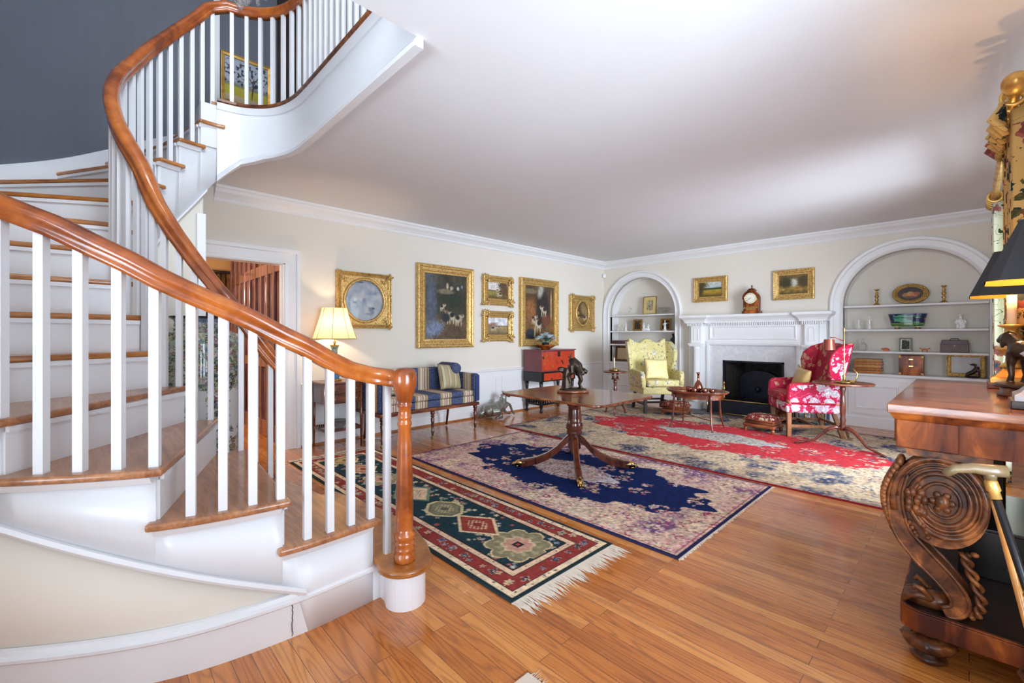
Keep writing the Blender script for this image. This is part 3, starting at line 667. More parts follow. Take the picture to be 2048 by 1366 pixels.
def dogs(c, u, v, L):
    for (x, y, s_, k) in L:
        W, B, Br = (188,174,150), (40,34,30), (116,78,52); x0_ = 0
        s_ = s_*.9; c = blob(c, u, v, x, y, .1*s_, .055*s_, W, 20*k, .5, .35); c = blob(c, u, v, x-.03*s_*k, y+.02*s_, .05*s_, .035*s_, B, 0, .4)
        c = blob(c, u, v, x+.1*s_*k, y+.05*s_, .036*s_, .032*s_, W, 0, .4); c = blob(c, u, v, x+.09*s_*k, y+.065*s_, .025*s_, .02*s_, Br, 0, .5)
        for q in (-.07, -.02, .06): c = blob(c, u, v, x+q*s_, y-.07*s_, .012*s_, .05*s_, W, 0, .5)
    g_ = fbm(u, v, 26, 41, 3)[..., None]; return c*(.78+.44*g_)
def p_big(u, v):
    c = ground(u, v, [(0,(88,72,52)),(.25,(104,84,58)),(.4,(56,56,44)),(.7,(52,52,42)),(1,(70,66,54))]); n = fbm(u, v, 7, 4); c = c*(.75+.5*n[..., None])
    m = np.clip((.34-u)*6, 0, 1)*np.clip(n*2, 0, 1); c = lerp(c, (112,120,136), m*.45); c = blob(c, u, v, .17,.55,.1,.36,(84,92,108), 0, .6, .9)
    c = blob(c, u, v, .24,.16,.2,.1,(118,132,158),10,.7,.9); c = blob(c, u, v, .62,.62,.25,.12,(38,50,38),0,.6,.5); c = blob(c, u, v, .5,.74,.2,.04,(122,112,88),0,.5)
    for a in ((.54,.83,.03,.05,(190,170,140)),(.64,.8,.04,.03,(196,176,160)),(.8,.8,.03,.03,(200,200,196)),(.9,.83,.02,.03,(120,140,160))): c = blob(c, u, v, *a, soft=.5)
    c = dogs(c, u, v, [(.42,.5,.7,1),(.62,.36,1.2,-1),(.82,.32,1.1,1)]); c = blob(c, u, v, .5,.34,.1,.07,(40,42,50),0,.5)
    return c
def p_hearth(u, v):
    c = ground(u, v, [(0,(70,52,32)),(.2,(120,84,46)),(.4,(104,70,42)),(.7,(74,52,36)),(1,(88,70,50))]); n = fbm(u, v, 6, 14); c = c*(.7+.6*n[..., None])
    c = blob(c, u, v, .2,.55,.2,.2,(146,96,54),0,.9,.5); c = blob(c, u, v, .62,.58,.22,.36,(40,34,34),0,.5,.2); c = blob(c, u, v, .55,.92,.09,.14,(176,176,160),-30,.9)
    c = blob(c, u, v, .93,.65,.03,.3,(170,146,96),0,.4); c = blob(c, u, v, .2,.9,.22,.05,(120,104,80),0,.3); c = blob(c, u, v, .72,.36,.14,.12,(108,64,44),-20,.4)
    c = blob(c, u, v, .18,.1,.16,.09,(44,44,58),0,.25); c = blob(c, u, v, .34,.09,.03,.06,(170,164,110),0,.4)
    return dogs(c, u, v, [(.32,.38,1.0,1),(.45,.28,1.5,-1),(.66,.55,1.2,-1)])
def p_field(sky, land, dark, dogs_, seed):
    def f(u, v):
        c = ground(u, v, [(0,dark),(.25,land),(.45,land),(.52,dark),(.56,sky),(1,tuple(min(255, x+10) for x in sky))]); n = fbm(u, v, 7, seed); c = c*(.8+.4*n[..., None])
        if seed % 2: c = blob(c, u, v, .85,.6,.22,.5,dark,0,.7,.9); c = blob(c, u, v, .75,.85,.2,.2,dark,0,.6,.9)
        else: c = blob(c, u, v, .2,.55,.3,.14,(150,120,104),20,.5,.5)
        return dogs(c, u, v, dogs_)
    return f
def p_oval(u, v):
    c = ground(u, v, [(0,(90,66,34)),(.3,(150,116,66)),(.4,(70,56,36)),(1,(90,72,46))]); c = c*(.8+.4*fbm(u, v, 6, 5)[..., None])
    c = blob(c, u, v, .75,.7,.3,.3,(150,124,80),-40,.4); c = blob(c, u, v, .27,.5,.1,.08,(176,146,88),0,.3); return dogs(c, u, v, [(.25,.3,1.2,1),(.7,.33,1.3,1)])
def p_mead(u, v):
    c = ground(u, v, [(0,(70,60,28)),(.2,(150,118,40)),(.45,(176,150,50)),(.52,(60,68,36)),(.6,(60,68,36)),(.63,(170,186,190)),(1,(206,212,206))]); c = c*(.8+.4*fbm(u, v, 9, 6)[..., None])
    c = blob(c, u, v, .08,.85,.3,.25,(84,74,34),0,.6,1); return blob(c, u, v, .06,.5,.12,.5,(70,60,30),0,.6,1)
def p_lane(u, v):
    c = ground(u, v, [(0,(84,66,30)),(.25,(168,132,56)),(.4,(150,124,56)),(.55,(84,74,34)),(1,(120,92,44))]); n = fbm(u, v, 9, 8); c = c*(.65+.7*n[..., None])
    c = blob(c, u, v, .52,.6,.14,.2,(206,208,196),0,.6,.8); c = blob(c, u, v, .25,.6,.2,.25,(60,56,28),0,.6,.8); c = blob(c, u, v, .84,.6,.16,.3,(74,60,30),0,.6,.8)
    c = blob(c, u, v, .64,.3,.06,.04,(150,80,40),0,.6); return blob(c, u, v, .15,.25,.03,.03,(190,180,160),0,.5)
def p_fruit(u, v):
    c = ground(u, v, [(0,(70,50,34)),(1,(50,40,32))]); c = c*(.8+.4*fbm(u, v, 7, 8)[..., None])
    for a in ((.36,.4,.15,.16,(176,112,62)),(.5,.5,.12,.15,(196,140,86)),(.64,.42,.15,.17,(190,120,72)),(.74,.5,.1,.12,(160,84,56)),(.5,.28,.2,.07,(120,70,44))): c = blob(c, u, v, *a, soft=.3)
    return c
def p_trees(u, v):
    c = ground(u, v, [(0,(176,160,130)),(.14,(190,176,140)),(.18,(178,168,40)),(.34,(184,176,52)),(.4,(120,120,110)),(.5,(176,182,196)),(1,(160,168,184))])
    n = fbm(u, v, 22, 2, 5); c = lerp(c, (40,42,44), ((n-.52)*9)*(v > .42)*(v < .98)); c = blob(c, u, v, .66,.42,.018,.26,(70,62,56),-6,.4); c = blob(c, u, v, .72,.62,.012,.16,(70,62,56),-30,.4); return blob(c, u, v, .6,.62,.012,.15,(70,62,56),30,.4)
def p_dark(seed): return lambda u, v: lerp(ground(u, v, [(0,(50,42,32)),(1,(66,58,46))])*(.6+.8*fbm(u, v, 8, seed)[..., None]), (206,196,180), (fbm(u, v, 6, seed+3)-.66)*8)
def p_sketch(u, v):
    c = np.zeros(u.shape+(3,))+np.array((214,192,132.)); inside = (abs(u-.5) < .27)*(abs(v-.52) < .3); n = fbm(u, v, 26, 5, 4)
    return lerp(c, (110,108,104), inside*(.5+(n-.5)*3))
FRP = {  # frame profiles: (distance outwards from picture edge, height off the wall)
 'rich': [(0,0),(0,.6),(.08,.62),(.1,.5),(.2,.5),(.24,.66),(.34,.72),(.38,.6),(.6,.7),(.66,.9),(.85,1),(.95,.9),(1,.7),(1,0)],
 'flat': [(0,0),(0,.7),(.15,.75),(.2,.6),(.75,.75),(.8,1),(1,.95),(1,0)]}
def picture(name, label, cat, w, h, fw, depth, fn, loc, rz, prof='rich', m='gold', n=60, corners=0, group=None, oval=None, canvas='canvas', lean=0, pname='painting', frname='frame', sides=''):
    r = thing(name, label, cat, loc, rz, group); iw, ih = w-2*fw, h-2*fw
    if lean: r.rotation_euler = (-lean, 0, rz) if rz == 0 else (0, -lean, rz)
    f = MB(); P = FRP[prof]
    f.sweep([(-iw/2,0,-ih/2),(iw/2,0,-ih/2),(iw/2,0,ih/2),(-iw/2,0,ih/2)], [(-0+a*fw, b*depth) for a, b in P][::1], up=(0,-1,0), closed=True)
    rnd = random.Random(int(w*1000))
    if corners:
        for sx in (-1, 1):
            for sz in (-1, 1):
                cx, cz = sx*(w/2-fw*.5), sz*(h/2-fw*.5)
                for k in range(corners):
                    a = rnd.uniform(0, 2*PI); q = rnd.uniform(0, fw*.75); f.ell((cx+q*math.cos(a), -depth*rnd.uniform(.8, 1.0), cz+q*math.sin(a)), (fw*rnd.uniform(.12, .24), depth*.22, fw*rnd.uniform(.12, .24)), 8, 5)
        for sx in (-1, 1):
            for k in range(int(corners*.7)): f.ell((sx*(w/2-fw*.25), -depth*.85, rnd.uniform(-h*.16, h*.16)), (fw*.16, depth*.15, fw*.2), 8, 5)
    f.build(frname, M[m] if isinstance(m, str) else m, r)
    if oval:
        # spandrel plate with an oval opening and a raised oval rim
        ox, oz = oval; g = MB(); E_ = 48; y = -depth*.55
        def rect(a):
            c_, s_ = math.cos(a), math.sin(a); k = min(iw/2/max(abs(c_), 1e-6), ih/2/max(abs(s_), 1e-6)); return (c_*k, s_*k)
        vs = []
        for k in range(E_):
            a = 2*PI*k/E_; x, z = rect(a); vs += [(ox*math.cos(a), y, oz*math.sin(a)), (x, y, z)]
        g.add(vs, [(2*k, 2*k+1, (2*k+3) % (2*E_), (2*k+2) % (2*E_)) for k in range(E_)])
        g.tube([(ox*math.cos(2*PI*k/E_), y-.004, oz*math.sin(2*PI*k/E_)) for k in range(E_)], fw*.3, 8, True)
        for sx in (-1, 1):
            for sz in (-1, 1):
                for k in range(12): g.ell((sx*(iw/2-rnd.uniform(.01, .075)), y-.006, sz*(ih/2-rnd.uniform(.01, .075))), (rnd.uniform(.006,.014), .01, rnd.uniform(.006,.014)), 8, 5)
        g.build('oval_mount', M[m] if isinstance(m, str) else m, r)
    painted(pname, r, M[canvas], iw+.004, ih+.004, n, max(8, int(n*ih/iw)), pic(fn)(iw, ih), lambda u, v: np.stack([u-iw/2-.002, np.full_like(u, -depth*.3), v-ih/2-.002], -1))
    return r
def onleft(y, z): return (LX+.003, y, z)
k_ = 1.0097
def lw(name, label, y0, z1, y1, z0, *a, **k):
    y0, y1 = y0*k_, y1*k_; z0, z1 = 1.26+(z0-1.26)*k_, 1.26+(z1-1.26)*k_
    return picture(name, label, 'picture', y1-y0, z1-z0, *a[:2], a[2], onleft((y0+y1)/2, (z0+z1)/2), PI/2, **k)
lw('framed_painting', 'square gilt frame with a round blue-grey cloud picture, above the table lamp', 2.089, 2.02, 2.79, 1.34, .058, .07, p_sky, n=110, corners=30, oval=(.258,.262))
lw('framed_painting', 'largest dark oil painting of spaniels in a gilt frame above the striped settee', 3.174, 2.236, 4.135, 1.08, .125, .07, p_big, n=130)
lw('framed_painting', 'upper of two small gilt framed paintings of bird dogs on the long wall', 4.33, 2.185, 4.955, 1.724, .105, .06, p_field((214,206,200), (140,130,66), (92,70,46), [(.6,.3,1.5,-1),(.52,.55,1.1,1)], 7), n=80, corners=16)
lw('framed_painting', 'lower of two small gilt framed paintings, white pointer under a pale sky', 4.33, 1.635, 4.955, 1.162, .105, .06, p_field((214,216,222), (150,130,86), (104,86,60), [(.32,.38,1.6,1),(.6,.45,.8,1)], 12), n=80, corners=16)
lw('framed_painting', 'tall brown oil painting of dogs by a hearth, gilt framed, above the red cabinet', 5.127, 2.22, 6.094, 1.07, .125, .07, p_hearth, n=120)
lw('framed_painting', 'gilt frame with oval brown painting nearest the room corner', 6.437, 2.014, 7.19, 1.339, .09, .06, p_oval, n=90, corners=22, oval=(.2,.24))
kf = FY/7.52
def fw_(name, label, x0, z1, x1, z0, fw, d, fn, **k):
    x0, x1 = x0*kf, x1*kf; z0, z1 = 1.26+(z0-1.26)*kf, 1.26+(z1-1.26)*kf
    return picture(name, label, 'picture', x1-x0, z1-z0, fw, d, fn, ((x0+x1)/2, FY-.003, (z0+z1)/2), 0, **k)
fw_('framed_painting', 'gilt framed landscape of a yellow meadow, left of the mantel clock', -3.279, 2.232, -2.728, 1.815, .09, .05, p_mead, n=80)
fw_('framed_painting', 'gilt framed woodland lane landscape, right of the mantel clock', -2.066, 2.232, -1.534, 1.785, .085, .05, p_lane, n=80)
picture('framed_painting', 'landscape of bare trees over yellow grass hanging on the upper stair hall wall', 'picture', .45, .5, .03, .04, p_trees, (LX+.032, 1.175, 3.85), PI/2, n=120, m='goldsm', prof='flat')
# ================================================================== FIREPLACE
FP = thing('fireplace', 'white fireplace with fluted columns, dentil mantel and grey marble surround', 'fireplace', (-2.39, FY, 0))
body = MB(); y0 = -.13
# side piers and frieze (front face y0) around the marble
for sx in (-1, 1):
    body.box(sx*.64, sx*.99, y0, 0, 0, 1.12)
body.box(-.99, .99, y0, 0, 1.12, 1.46)
body.build('mantel_body', M['trim'], FP, bev=.004, seg=1)
fr = MB(); fr.sweep([(-.62,y0,1.2),(.62,y0,1.2),(.62,y0,1.4),(-.62,y0,1.4)], [(-.02,0),(-.015,.012),(0,.018),(.015,.012),(.02,0)], up=(0,-1,0), closed=True)
fr.sweep([(-.66,y0,0),(-.66,y0,1.13),(.66,y0,1.13),(.66,y0,0)], [(-.03,0),(-.02,.02),(0,.026),(.03,.02),(.03,0)], up=(0,-1,0)); fr.box(-.56,.56,y0-.008,y0,1.25,1.35)
fr.build('frieze_panel', M['trim'], FP)
for sx in (-1, 1):
    c = MB(); x = sx*.83
    c.box(x-.1, x+.1, y0-.12, y0, 0, .12); c.lathe([(.075,.12),(.08,.14),(.07,.16),(.064,.17),(.062,.6),(.058,1.02),(.066,1.03),(.06,1.045),(.075,1.07)], (x, y0-.05, 0), 40, flute=-.05, fn=20)
    c.box(x-.1, x+.1, y0-.13, y0, 1.07, 1.095); c.box(x-.115, x+.115, y0-.14, y0, 1.095, 1.12)
    c.box(x-.085, x+.085, y0-.08, y0, 1.12, 1.46)
    P = [(x-.035, 1.17)]+[(x+.035, 1.17)]+arc(x, 1.34, .035, 0, 180, 10); Q = [(a, b) for a, b in P]
    c.tube([(a, y0-.082, b) for a, b in Q], .006, 6, True)
    c.build('column', M['trim'], FP)
cor = MB()
prof = [(0,0),(.05,0),(.05,.02),(.075,.05),(.12,.075),(.16,.095),(.165,.12),(.15,.135),(0,.135)]
def corn(off): return [(-1.02-off,0,1.46),(-1.02-off,y0-.12-off,1.46),(-.7,y0-.12-off,1.46)]
path_ = [(-.985,0,1.46),(-.985,y0-.08,1.46),(-.71,y0-.08,1.46),(-.71,y0,1.46),(.71,y0,1.46),(.71,y0-.08,1.46),(.985,y0-.08,1.46),(.985,0,1.46)]
cor.sweep(path_, [(a*.62, b) for a, b in prof]); cor.box(-.98,.98,y0+.005,0,1.461,1.594); cor.box(-.98,-.72,y0-.075,y0,1.461,1.594); cor.box(.72,.98,y0-.075,y0,1.461,1.594)
cor.build('mantel_shelf', M['trim'], FP, bev=.003, seg=1)
den = MB()
for k in range(54):
    x = -.69+1.38*k/53; den.box(x-.0075, x+.0075, y0-.034, y0, 1.415, 1.4595)
for sx in (-1, 1):
    for k in range(10): x = sx*.845-.12+.24*k/9; den.box(x-.0075, x+.0075, y0-.112, y0-.08, 1.415, 1.4595)
den.build('dentil_moulding', M['trim'], FP)
ma = MB(); yy = y0+.03
for a in ((-.66,-.43,0,1.11),(.46,.66,0,1.11),(-.43,.46,.845,1.11)): ma.box(a[0], a[1], yy, 0, a[2], a[3])
ma.build('marble_surround', M['marble'], FP)
fb = MB(); fb.add([(-.43,yy,0),(-.3,.55,0),(.33,.55,0),(.46,yy,0),(-.43,yy,.86),(-.3,.55,.86),(.33,.55,.86),(.46,yy,.86)], [(0,1,5,4),(1,2,6,5),(2,3,7,6),(0,3,2,1),(4,5,6,7)]); fb.build('firebox', M['soot'], FP)
ip = MB(); ip.box(-.43,-.4,yy-.006,yy+.05,0,.845); ip.box(.43,.46,yy-.006,yy+.05,0,.845); ip.box(-.43,.46,yy-.006,yy+.05,.82,.845); ip.build('iron_surround', M['iron'], FP)
he = MB(); he.box(-1.05, 1.05, -.62, -.0, 0, .012); o = he.build('hearth', M['slate'], FP)
# fireback
fk = thing('fireback', 'black cast iron fireback with arched top and fox mask inside the fireplace', 'fireback', (-2.42, FY+.36, 0))
g = MB(); g.prism([(-.3,.02),(.3,.02),(.3,.5)]+arc(0, .5, .3, 0, 180, 16, .17)+[(-.3,.5)], -.02, .02, 'y'); g.build('plate', M['iron'], fk, bev=.006)
g = MB(); g.ell((0,-.05,.36), (.045,.045,.05)); g.ell((0,-.09,.33), (.02,.035,.02)); g.add([(-.05,-.04,.39),(-.02,-.04,.41),(-.06,-.04,.46),(-.04,-.02,.4)], [(0,1,2),(0,2,3),(1,3,2),(0,3,1)]); g.add([(.05,-.04,.39),(.02,-.04,.41),(.06,-.04,.46),(.04,-.02,.4)], [(0,2,1),(0,3,2),(1,2,3),(0,1,3)])
for sx in (-1, 1):
    for k in range(3): g.tube([(sx*(.16+.03*k),-.025,.12),(sx*(.19+.03*k),-.03,.25),(sx*(.17+.05*k),-.025,.36)], .006, 6)
g.build('fox_mask', M['iron'], fk)
gr = thing('fire_grate', 'low black iron fire grate with upright bars in front of the fireback', 'grate', (-2.42, FY+.1, 0))
g = MB(); g.box(-.25,.25,-.01,.01,.1,.12); g.box(-.25,.25,-.01,.01,.2,.215); g.box(-.25,-.23,-.12,.12,0,.13); g.box(.23,.25,-.12,.12,0,.13); g.build('frame', M['iron'], gr)
for k in range(8): g = MB(); x = -.21+.06*k; g.box(x-.007,x+.007,-.012,.008,.1,.25); g.build('bar', M['iron'], gr)
def andiron(x, label):
    a = thing('andiron', label, 'andiron', (x, FY-.1, 0), 0, 'brass andirons')
    g = MB(); g.tube([(-.05,-.02,.0),(-.03,-.01,.06),(0,0,.1),(.03,-.01,.06),(.05,-.02,0)], .012, 8); g.lathe([(.02,.1),(.03,.12),(.015,.15),(.018,.2),(.03,.24),(.012,.27),(.02,.33),(.035,.37),(.02,.41),(.01,.43),(.022,.45),(.008,.49),(.002,.52)], (0,0,0), 16)
    g.build('post', M['brass'], a); g = MB(); g.box(-.012,.012,0,.3,.07,.09); g.build('log_bar', M['iron'], a)
andiron(-2.8, 'brass andiron at the left of the fireplace opening'); andiron(-2.03, 'brass andiron at the right of the fireplace opening')
# fender
fe = thing('fender', 'low black fireplace fender with brass rails', 'fender', (-2.47, FY-.15, 0.012))
g = MB(); P = [(-.47,.0),(-.47,-.27),(.47,-.27),(.47,.0)]
g.sweep([(x,y,.02) for x, y in P], [(-.004,0),(.004,0),(.004,.2),(-.004,.2)]); g.build('pierced_panel', M['iron'], fe)
for z in (.012, .225): g = MB(); g.tube([(x,y,z) for x, y in P], .011, 8); g.build('rail', M['brass'], fe)
for x, y in ((-.47,-.27),(.47,-.27)): g = MB(); g.tube([(x,y,0),(x,y,.23)], .012, 8); g.ell((x,y,.245), .018, 10, 6); g.build('corner_post', M['brass'], fe)
# fire irons and things beside the fireplace
cs_ = thing('fireside_box', 'brown log box with brass rails standing at the right end of the fender', 'log box', (-1.86, FY-.4, 0.012), .05)
g = MB(); g.box(-.1,.1,-.1,.1,0.02,.36); g.build('box', M['walnut'], cs_, bev=.006)
g = MB()
for x in (-.11,.11):
    for y in (-.11,.11): g.tube([(x,y,0),(x,y,.37)], .009, 8)
g.tube([(-.11,-.11,.37),(.11,-.11,.37),(.11,.11,.37),(-.11,.11,.37)], .009, 8, True); g.build('rail', M['brass'], cs_)
ft = thing('fire_tools', 'brass handled fire tools standing behind the crimson chair', 'fire tools', (-1.62, FY-.28, 0.012))
g = MB(); g.lathe([(.09,0),(.09,.015),(.02,.03),(.012,.06),(.012,.68),(.02,.7),(.008,.76)], (0,0,0), 16); g.tube([(-.09,0,.62),(.09,0,.62)], .006, 6); g.build('stand', M['brass'], ft)
for x in (-.075,.0,.075): g = MB(); g.tube([(x,-.03,.06),(x,-.03,.72)], .006, 6); g.lathe([(.012,.72),(.018,.75),(.008,.78),(.015,.8),(.002,.83)], (x,-.03,0), 10); g.build('tool', M['brass'], ft)
# ================================================================== BOOKCASES
def bookcase(label, n_, ow, shelves, cz, sname):
    cx, r, sp = n_; B = thing('built_in_bookcase', label, 'bookcase', (cx, FY, 0)); k = ow/.13
    c = MB(); P = [(-r,0,.02)]+[(x, 0, z) for x, z in arc(0, sp, r, 180, 0, 36)]+[(r,0,.02)]
    c.sweep(P[::-1], [(0,0),(0,.018),(.012*k,.03),(.03*k,.022),(.085*k,.026),(.095*k,.05),(.12*k,.055),(.13*k,.045),(.13*k,0)], up=(0,-1,0)); c.build('arch_casing', M['trim'], B)
    for z in shelves:
        g = MB(); hw = r-.003 if z <= sp+.02 else math.sqrt(r*r-(z-sp)**2)-.005
        g.box(-hw, hw, .02, .32, z-.028, z); g.build('shelf', M['trim'], B, bev=.01)
    g = MB(); g.box(-r+.002, r-.002, -.02, .32, cz-.035, cz); g.build('counter', M['trim'], B, bev=.008)
    g = MB(); g.box(-r+.001, r-.001, .0, .03, .0, cz-.035); g.box(-r+.001, r-.001, -.018, 0, 0, .14); g.build('cabinet_base', M['trim'], B, bev=.003, seg=1)
    for a, b in ((-r+.06,-.03),(.03,r-.06)):
        g = MB(); g.box(a,b,-.016,.0,.18,cz-.08); g.sweep([(a+.09,-.016,.27),(b-.09,-.016,.27),(b-.09,-.016,cz-.17),(a+.09,-.016,cz-.17)], [(-.012,0),(-.006,.01),(.006,.01),(.012,0)], up=(0,-1,0), closed=True)
        g.build('cabinet_door', M['trim'], B)
    return B
bookcase('arched white built-in bookcase in the far corner behind the yellow armchair', NL, .125, (1.655,1.34,1.08), .725, 'l')
bookcase('wider looking arched white built-in bookcase beside the curtained window', NR, .15, (1.665,1.337,1.04), .735, 'r')
# corner detector
g = MB(); g.box(-.03,.03,-.03,.03,-.04,.04); o = g.build('motion_sensor', M['trim'], None, bev=.01, loc=(LX+.04, FY-.04, 2.47), rotz=PI/4); tag(o, 'tiny white sensor box high in the far room corner', 'sensor')
# ================================================================== FURNITURE
def stripem(name, axis):
    m, t, b = nt(name); v = coords(t); sp = t.nodes.new('ShaderNodeSeparateXYZ'); t.links.new(v, sp.inputs[0])
    f = t.nodes.new('ShaderNodeMath'); f.operation = 'MULTIPLY_ADD'; t.links.new(sp.outputs[axis], f.inputs[0]); f.inputs[1].default_value = 1/.35; f.inputs[2].default_value = 10.22
    g = t.nodes.new('ShaderNodeMath'); g.operation = 'FRACT'; t.links.new(f.outputs[0], g.inputs[0])
    B, G, C_, R_, K = S(42,62,110), S(190,158,102), S(214,204,176), S(150,74,84), S(104,92,70)
    c = ramp(t, g.outputs[0], [(0, B), (.5, G), (.56, K), (.58, C_), (.68, R_), (.71, C_), (.76, R_), (.8, C_), (.87, K), (.9, G), (.97, B)], True)
    c = mix(t, .12, c, ramp(t, noise(t, v, 120, 3), [(.4, (0,0,0)), (.6, (1,1,1))]))
    t.links.new(c, b.inputs['Base Color']); b.inputs['Roughness'].default_value = .85; b.inputs['Specular IOR Level'].default_value = .2; return m
M['strx'] = stripem('navy and cream striped weave', 0); M['stry'] = stripem('navy and cream striped weave arm', 1)
M['navy'] = mat('navy weave', S(42,62,110), .85, var=.15, vs=60)
def pillow_mb(w, h, t, n=16):
    g = MB()
    for s_ in (-1, 1): g.grid(lambda u, v: ((u-.5)*w*(1-.06*math.sin(PI*v)), s_*t/2*(max(0, 1-abs(2*u-1)**3)*max(0, 1-abs(2*v-1)**3))**.5, (v-.5)*h*(1-.06*math.sin(PI*u))), n, n)
    return g
M['pstripe'] = None
def pstripe():
    m, t, b = nt('olive striped silk'); v = coords(t); sp = t.nodes.new('ShaderNodeSeparateXYZ'); t.links.new(v, sp.inputs[0])
    f = t.nodes.new('ShaderNodeMath'); f.operation = 'MULTIPLY'; t.links.new(sp.outputs[0], f.inputs[0]); f.inputs[1].default_value = 11.
    g = t.nodes.new('ShaderNodeMath'); g.operation = 'FRACT'; t.links.new(f.outputs[0], g.inputs[0])
    t.links.new(ramp(t, g.outputs[0], [(0, S(176,160,124)), (.3, S(120,108,78)), (.36, S(196,188,158)), (.7, S(140,134,104)), (.76, S(186,164,116))], True), b.inputs['Base Color']); b.inputs['Roughness'].default_value = .5; return m
M['pstripe'] = pstripe()
# ---- settee
so = thing('settee', 'navy and cream striped settee with mahogany legs against the long wall', 'settee', (-4.79, 3.0, 0), PI/2)
g = MB(); g.box(-.66,.66,-.31,.26,.385,.47); g.build('seat_rail', M['strx'], so, bev=.015)
g = MB(); g.box(-.7,.7,-.33,.29,.345,.385); g.build('frame', M['mahog'], so, bev=.006)
g = MB(); g.box(-.615,.615,-.32,.18,.472,.545); g.build('seat_cushion', M['strx'], so, bev=.03, seg=3)
g = MB()
def sback(u, v):
    x = (u-.5)*1.3; top = .83-.09*max(0, (abs(u-.5)*2-.62)/.38)**1.6; return (x, top)
P = [(-.65,.39)]+[(.65,.39)]+[sback(1-i/20, 0) for i in range(21)]
g.prism(P, .19, .28, 'y'); g.build('backrest', M['strx'], so, bev=.03, seg=3)
for sx in (-1, 1):
    g = MB(); g.prism([(-.3,.39),(-.32,.42),(-.33,.74),(-.28,.755),(.1,.755),(.2,.77),(.27,.74),(.27,.39)], sx*.62, sx*.705, 'x'); o = g.build('arm', M['stry'], so, bev=.02, seg=3)
    g = MB(); g.box(sx*.632, sx*.693, -.342, -.318, .4, .735); g.build('arm_front', M['navy'], so, bev=.008)
def turned(mb, x, y, h, r=.022, cast=True):
    b0 = .05 if cast else 0
    mb.lathe([(r*.5,b0),(r*.6,b0+.03),(r*.95,b0+.04),(r*.6,b0+.055),(r*.8,h*.55),(r,h*.72),(r*.65,h*.75),(r*1.1,h*.79),(r*.7,h*.83),(r*1.15,h*.88),(r*1.1,h)], (x, y, 0), 14)
for x in (-.66, 0, .66):
    g = MB(); turned(g, x, -.29, .35, .024); o = g.build('leg', M['mahogv'], so)
    g = MB(); g.tube([(x,-.29,.055),(x,-.29,.035),(x-.012,-.3,.03)], .01, 8); g.lathe([(.016,-.006),(.018,0),(.016,.006)], (0,0,0), 14); g.xf(Matrix.Translation((x-.014,-.3,.02)) @ Matrix.Rotation(PI/2, 4, 'Y'), len(g.v)-14*5 if False else len(g.v)-(14*3+28)); g.build('caster', M['brass'], o)
for x in (-.6, 0, .6):
    g = MB(); g.tube([(x,.22,.36),(x,.235,.2),(x,.27,.012)], [.022,.018,.014], 6); g.build('leg', M['mahogv'], so)
p = pillow_mb(.36,.34,.13).build('cushion', M['pstripe'], None, loc=(-4.74, 3.42, .712), rotz=PI/2+.12); p.rotation_euler = (-.28, .06, PI/2+.12)
tag(p, 'square olive striped cushion at the right end of the striped settee', 'cushion')
p = pillow_mb(.34,.32,.13).build('cushion', M['yellowbro'], None, loc=(-4.74, 2.52, .70)); p.rotation_euler = (-.28, 0, PI/2-.1)
tag(p, 'pale floral cushion at the left end of the striped settee behind the newel post', 'cushion')
g = MB(); g.lathe([(.02,-.2),(.06,-.19),(.075,-.15),(.075,.15),(.06,.19),(.02,.2)], (0,0,0), 18); o = g.build('bolster', M['strx'], None, loc=(-4.86,3.5,.82)); o.rotation_euler = (PI/2+.0, 0, .1)
o.rotation_euler = (0, PI/2, .0); tag(o, 'round striped bolster on the top right corner of the settee back', 'bolster')
# ---- lamp table
tb = thing('side_table', 'small mahogany table with two drawers and lower shelf beside the doorway', 'side table', (-4.975, 2.04, 0), PI/2)
g = MB(); g.box(-.235,.235,-.2,.2,.725,.742); g.build('tabletop', M['mahog'], tb, bev=.004)
g = MB(); g.box(-.21,.21,-.175,.18,.505,.725); g.build('case', M['mahogv'], tb)
for z in (.515, .62):
    g = MB(); g.box(-.19,.19,-.186,-.175,z,z+.095); o = g.build('drawer', M['mahog'], tb, bev=.003, seg=1)
    for x in (-.12,.12): k = MB(); k.tube([(x+.016*math.cos(a), -.194, z+.048+.016*math.sin(a)) for a in np.linspace(0, 2*PI, 13)[:-1]], .0035, 6, True); k.ell((x,-.19,z+.05), .006, 8, 5); k.build('ring_handle', M['brass'], o)
for sx in (-1,1):
    for sy in (-1,1): g = MB(); g.tube([(sx*.2,sy*.17,.74),(sx*.2,sy*.17,.3),(sx*.2,sy*.17,.0)], [.016,.016,.009], 8); g.build('leg', M['mahogv'], tb)
g = MB(); g.box(-.205,.205,-.175,.175,.2,.215)
for k in range(16):
    x = -.19+.38*k/15; g.box(x-.008,x+.008,-.178,-.17,.215,.235); g.box(x-.008,x+.008,.17,.178,.215,.235)
for k in range(12):
    y = -.165+.33*k/11; g.box(-.208,-.2,y-.008,y+.008,.215,.235); g.box(.2,.208,y-.008,y+.008,.215,.235)
g.build('shelf', M['mahogv'], tb)
g = MB(); g.lathe([(.03,0),(.05,.01),(.075,.05),(.085,.09),(.082,.09),(.07,.05),(.0,.012)], (0,0,0), 20, flute=.06, fn=16, cap=False); o = g.build('glass_bowl', M['glass'], None, loc=(-4.93,2.04,.216)); tag(o, 'cut glass bowl on the lower shelf of the small two drawer table', 'bowl')
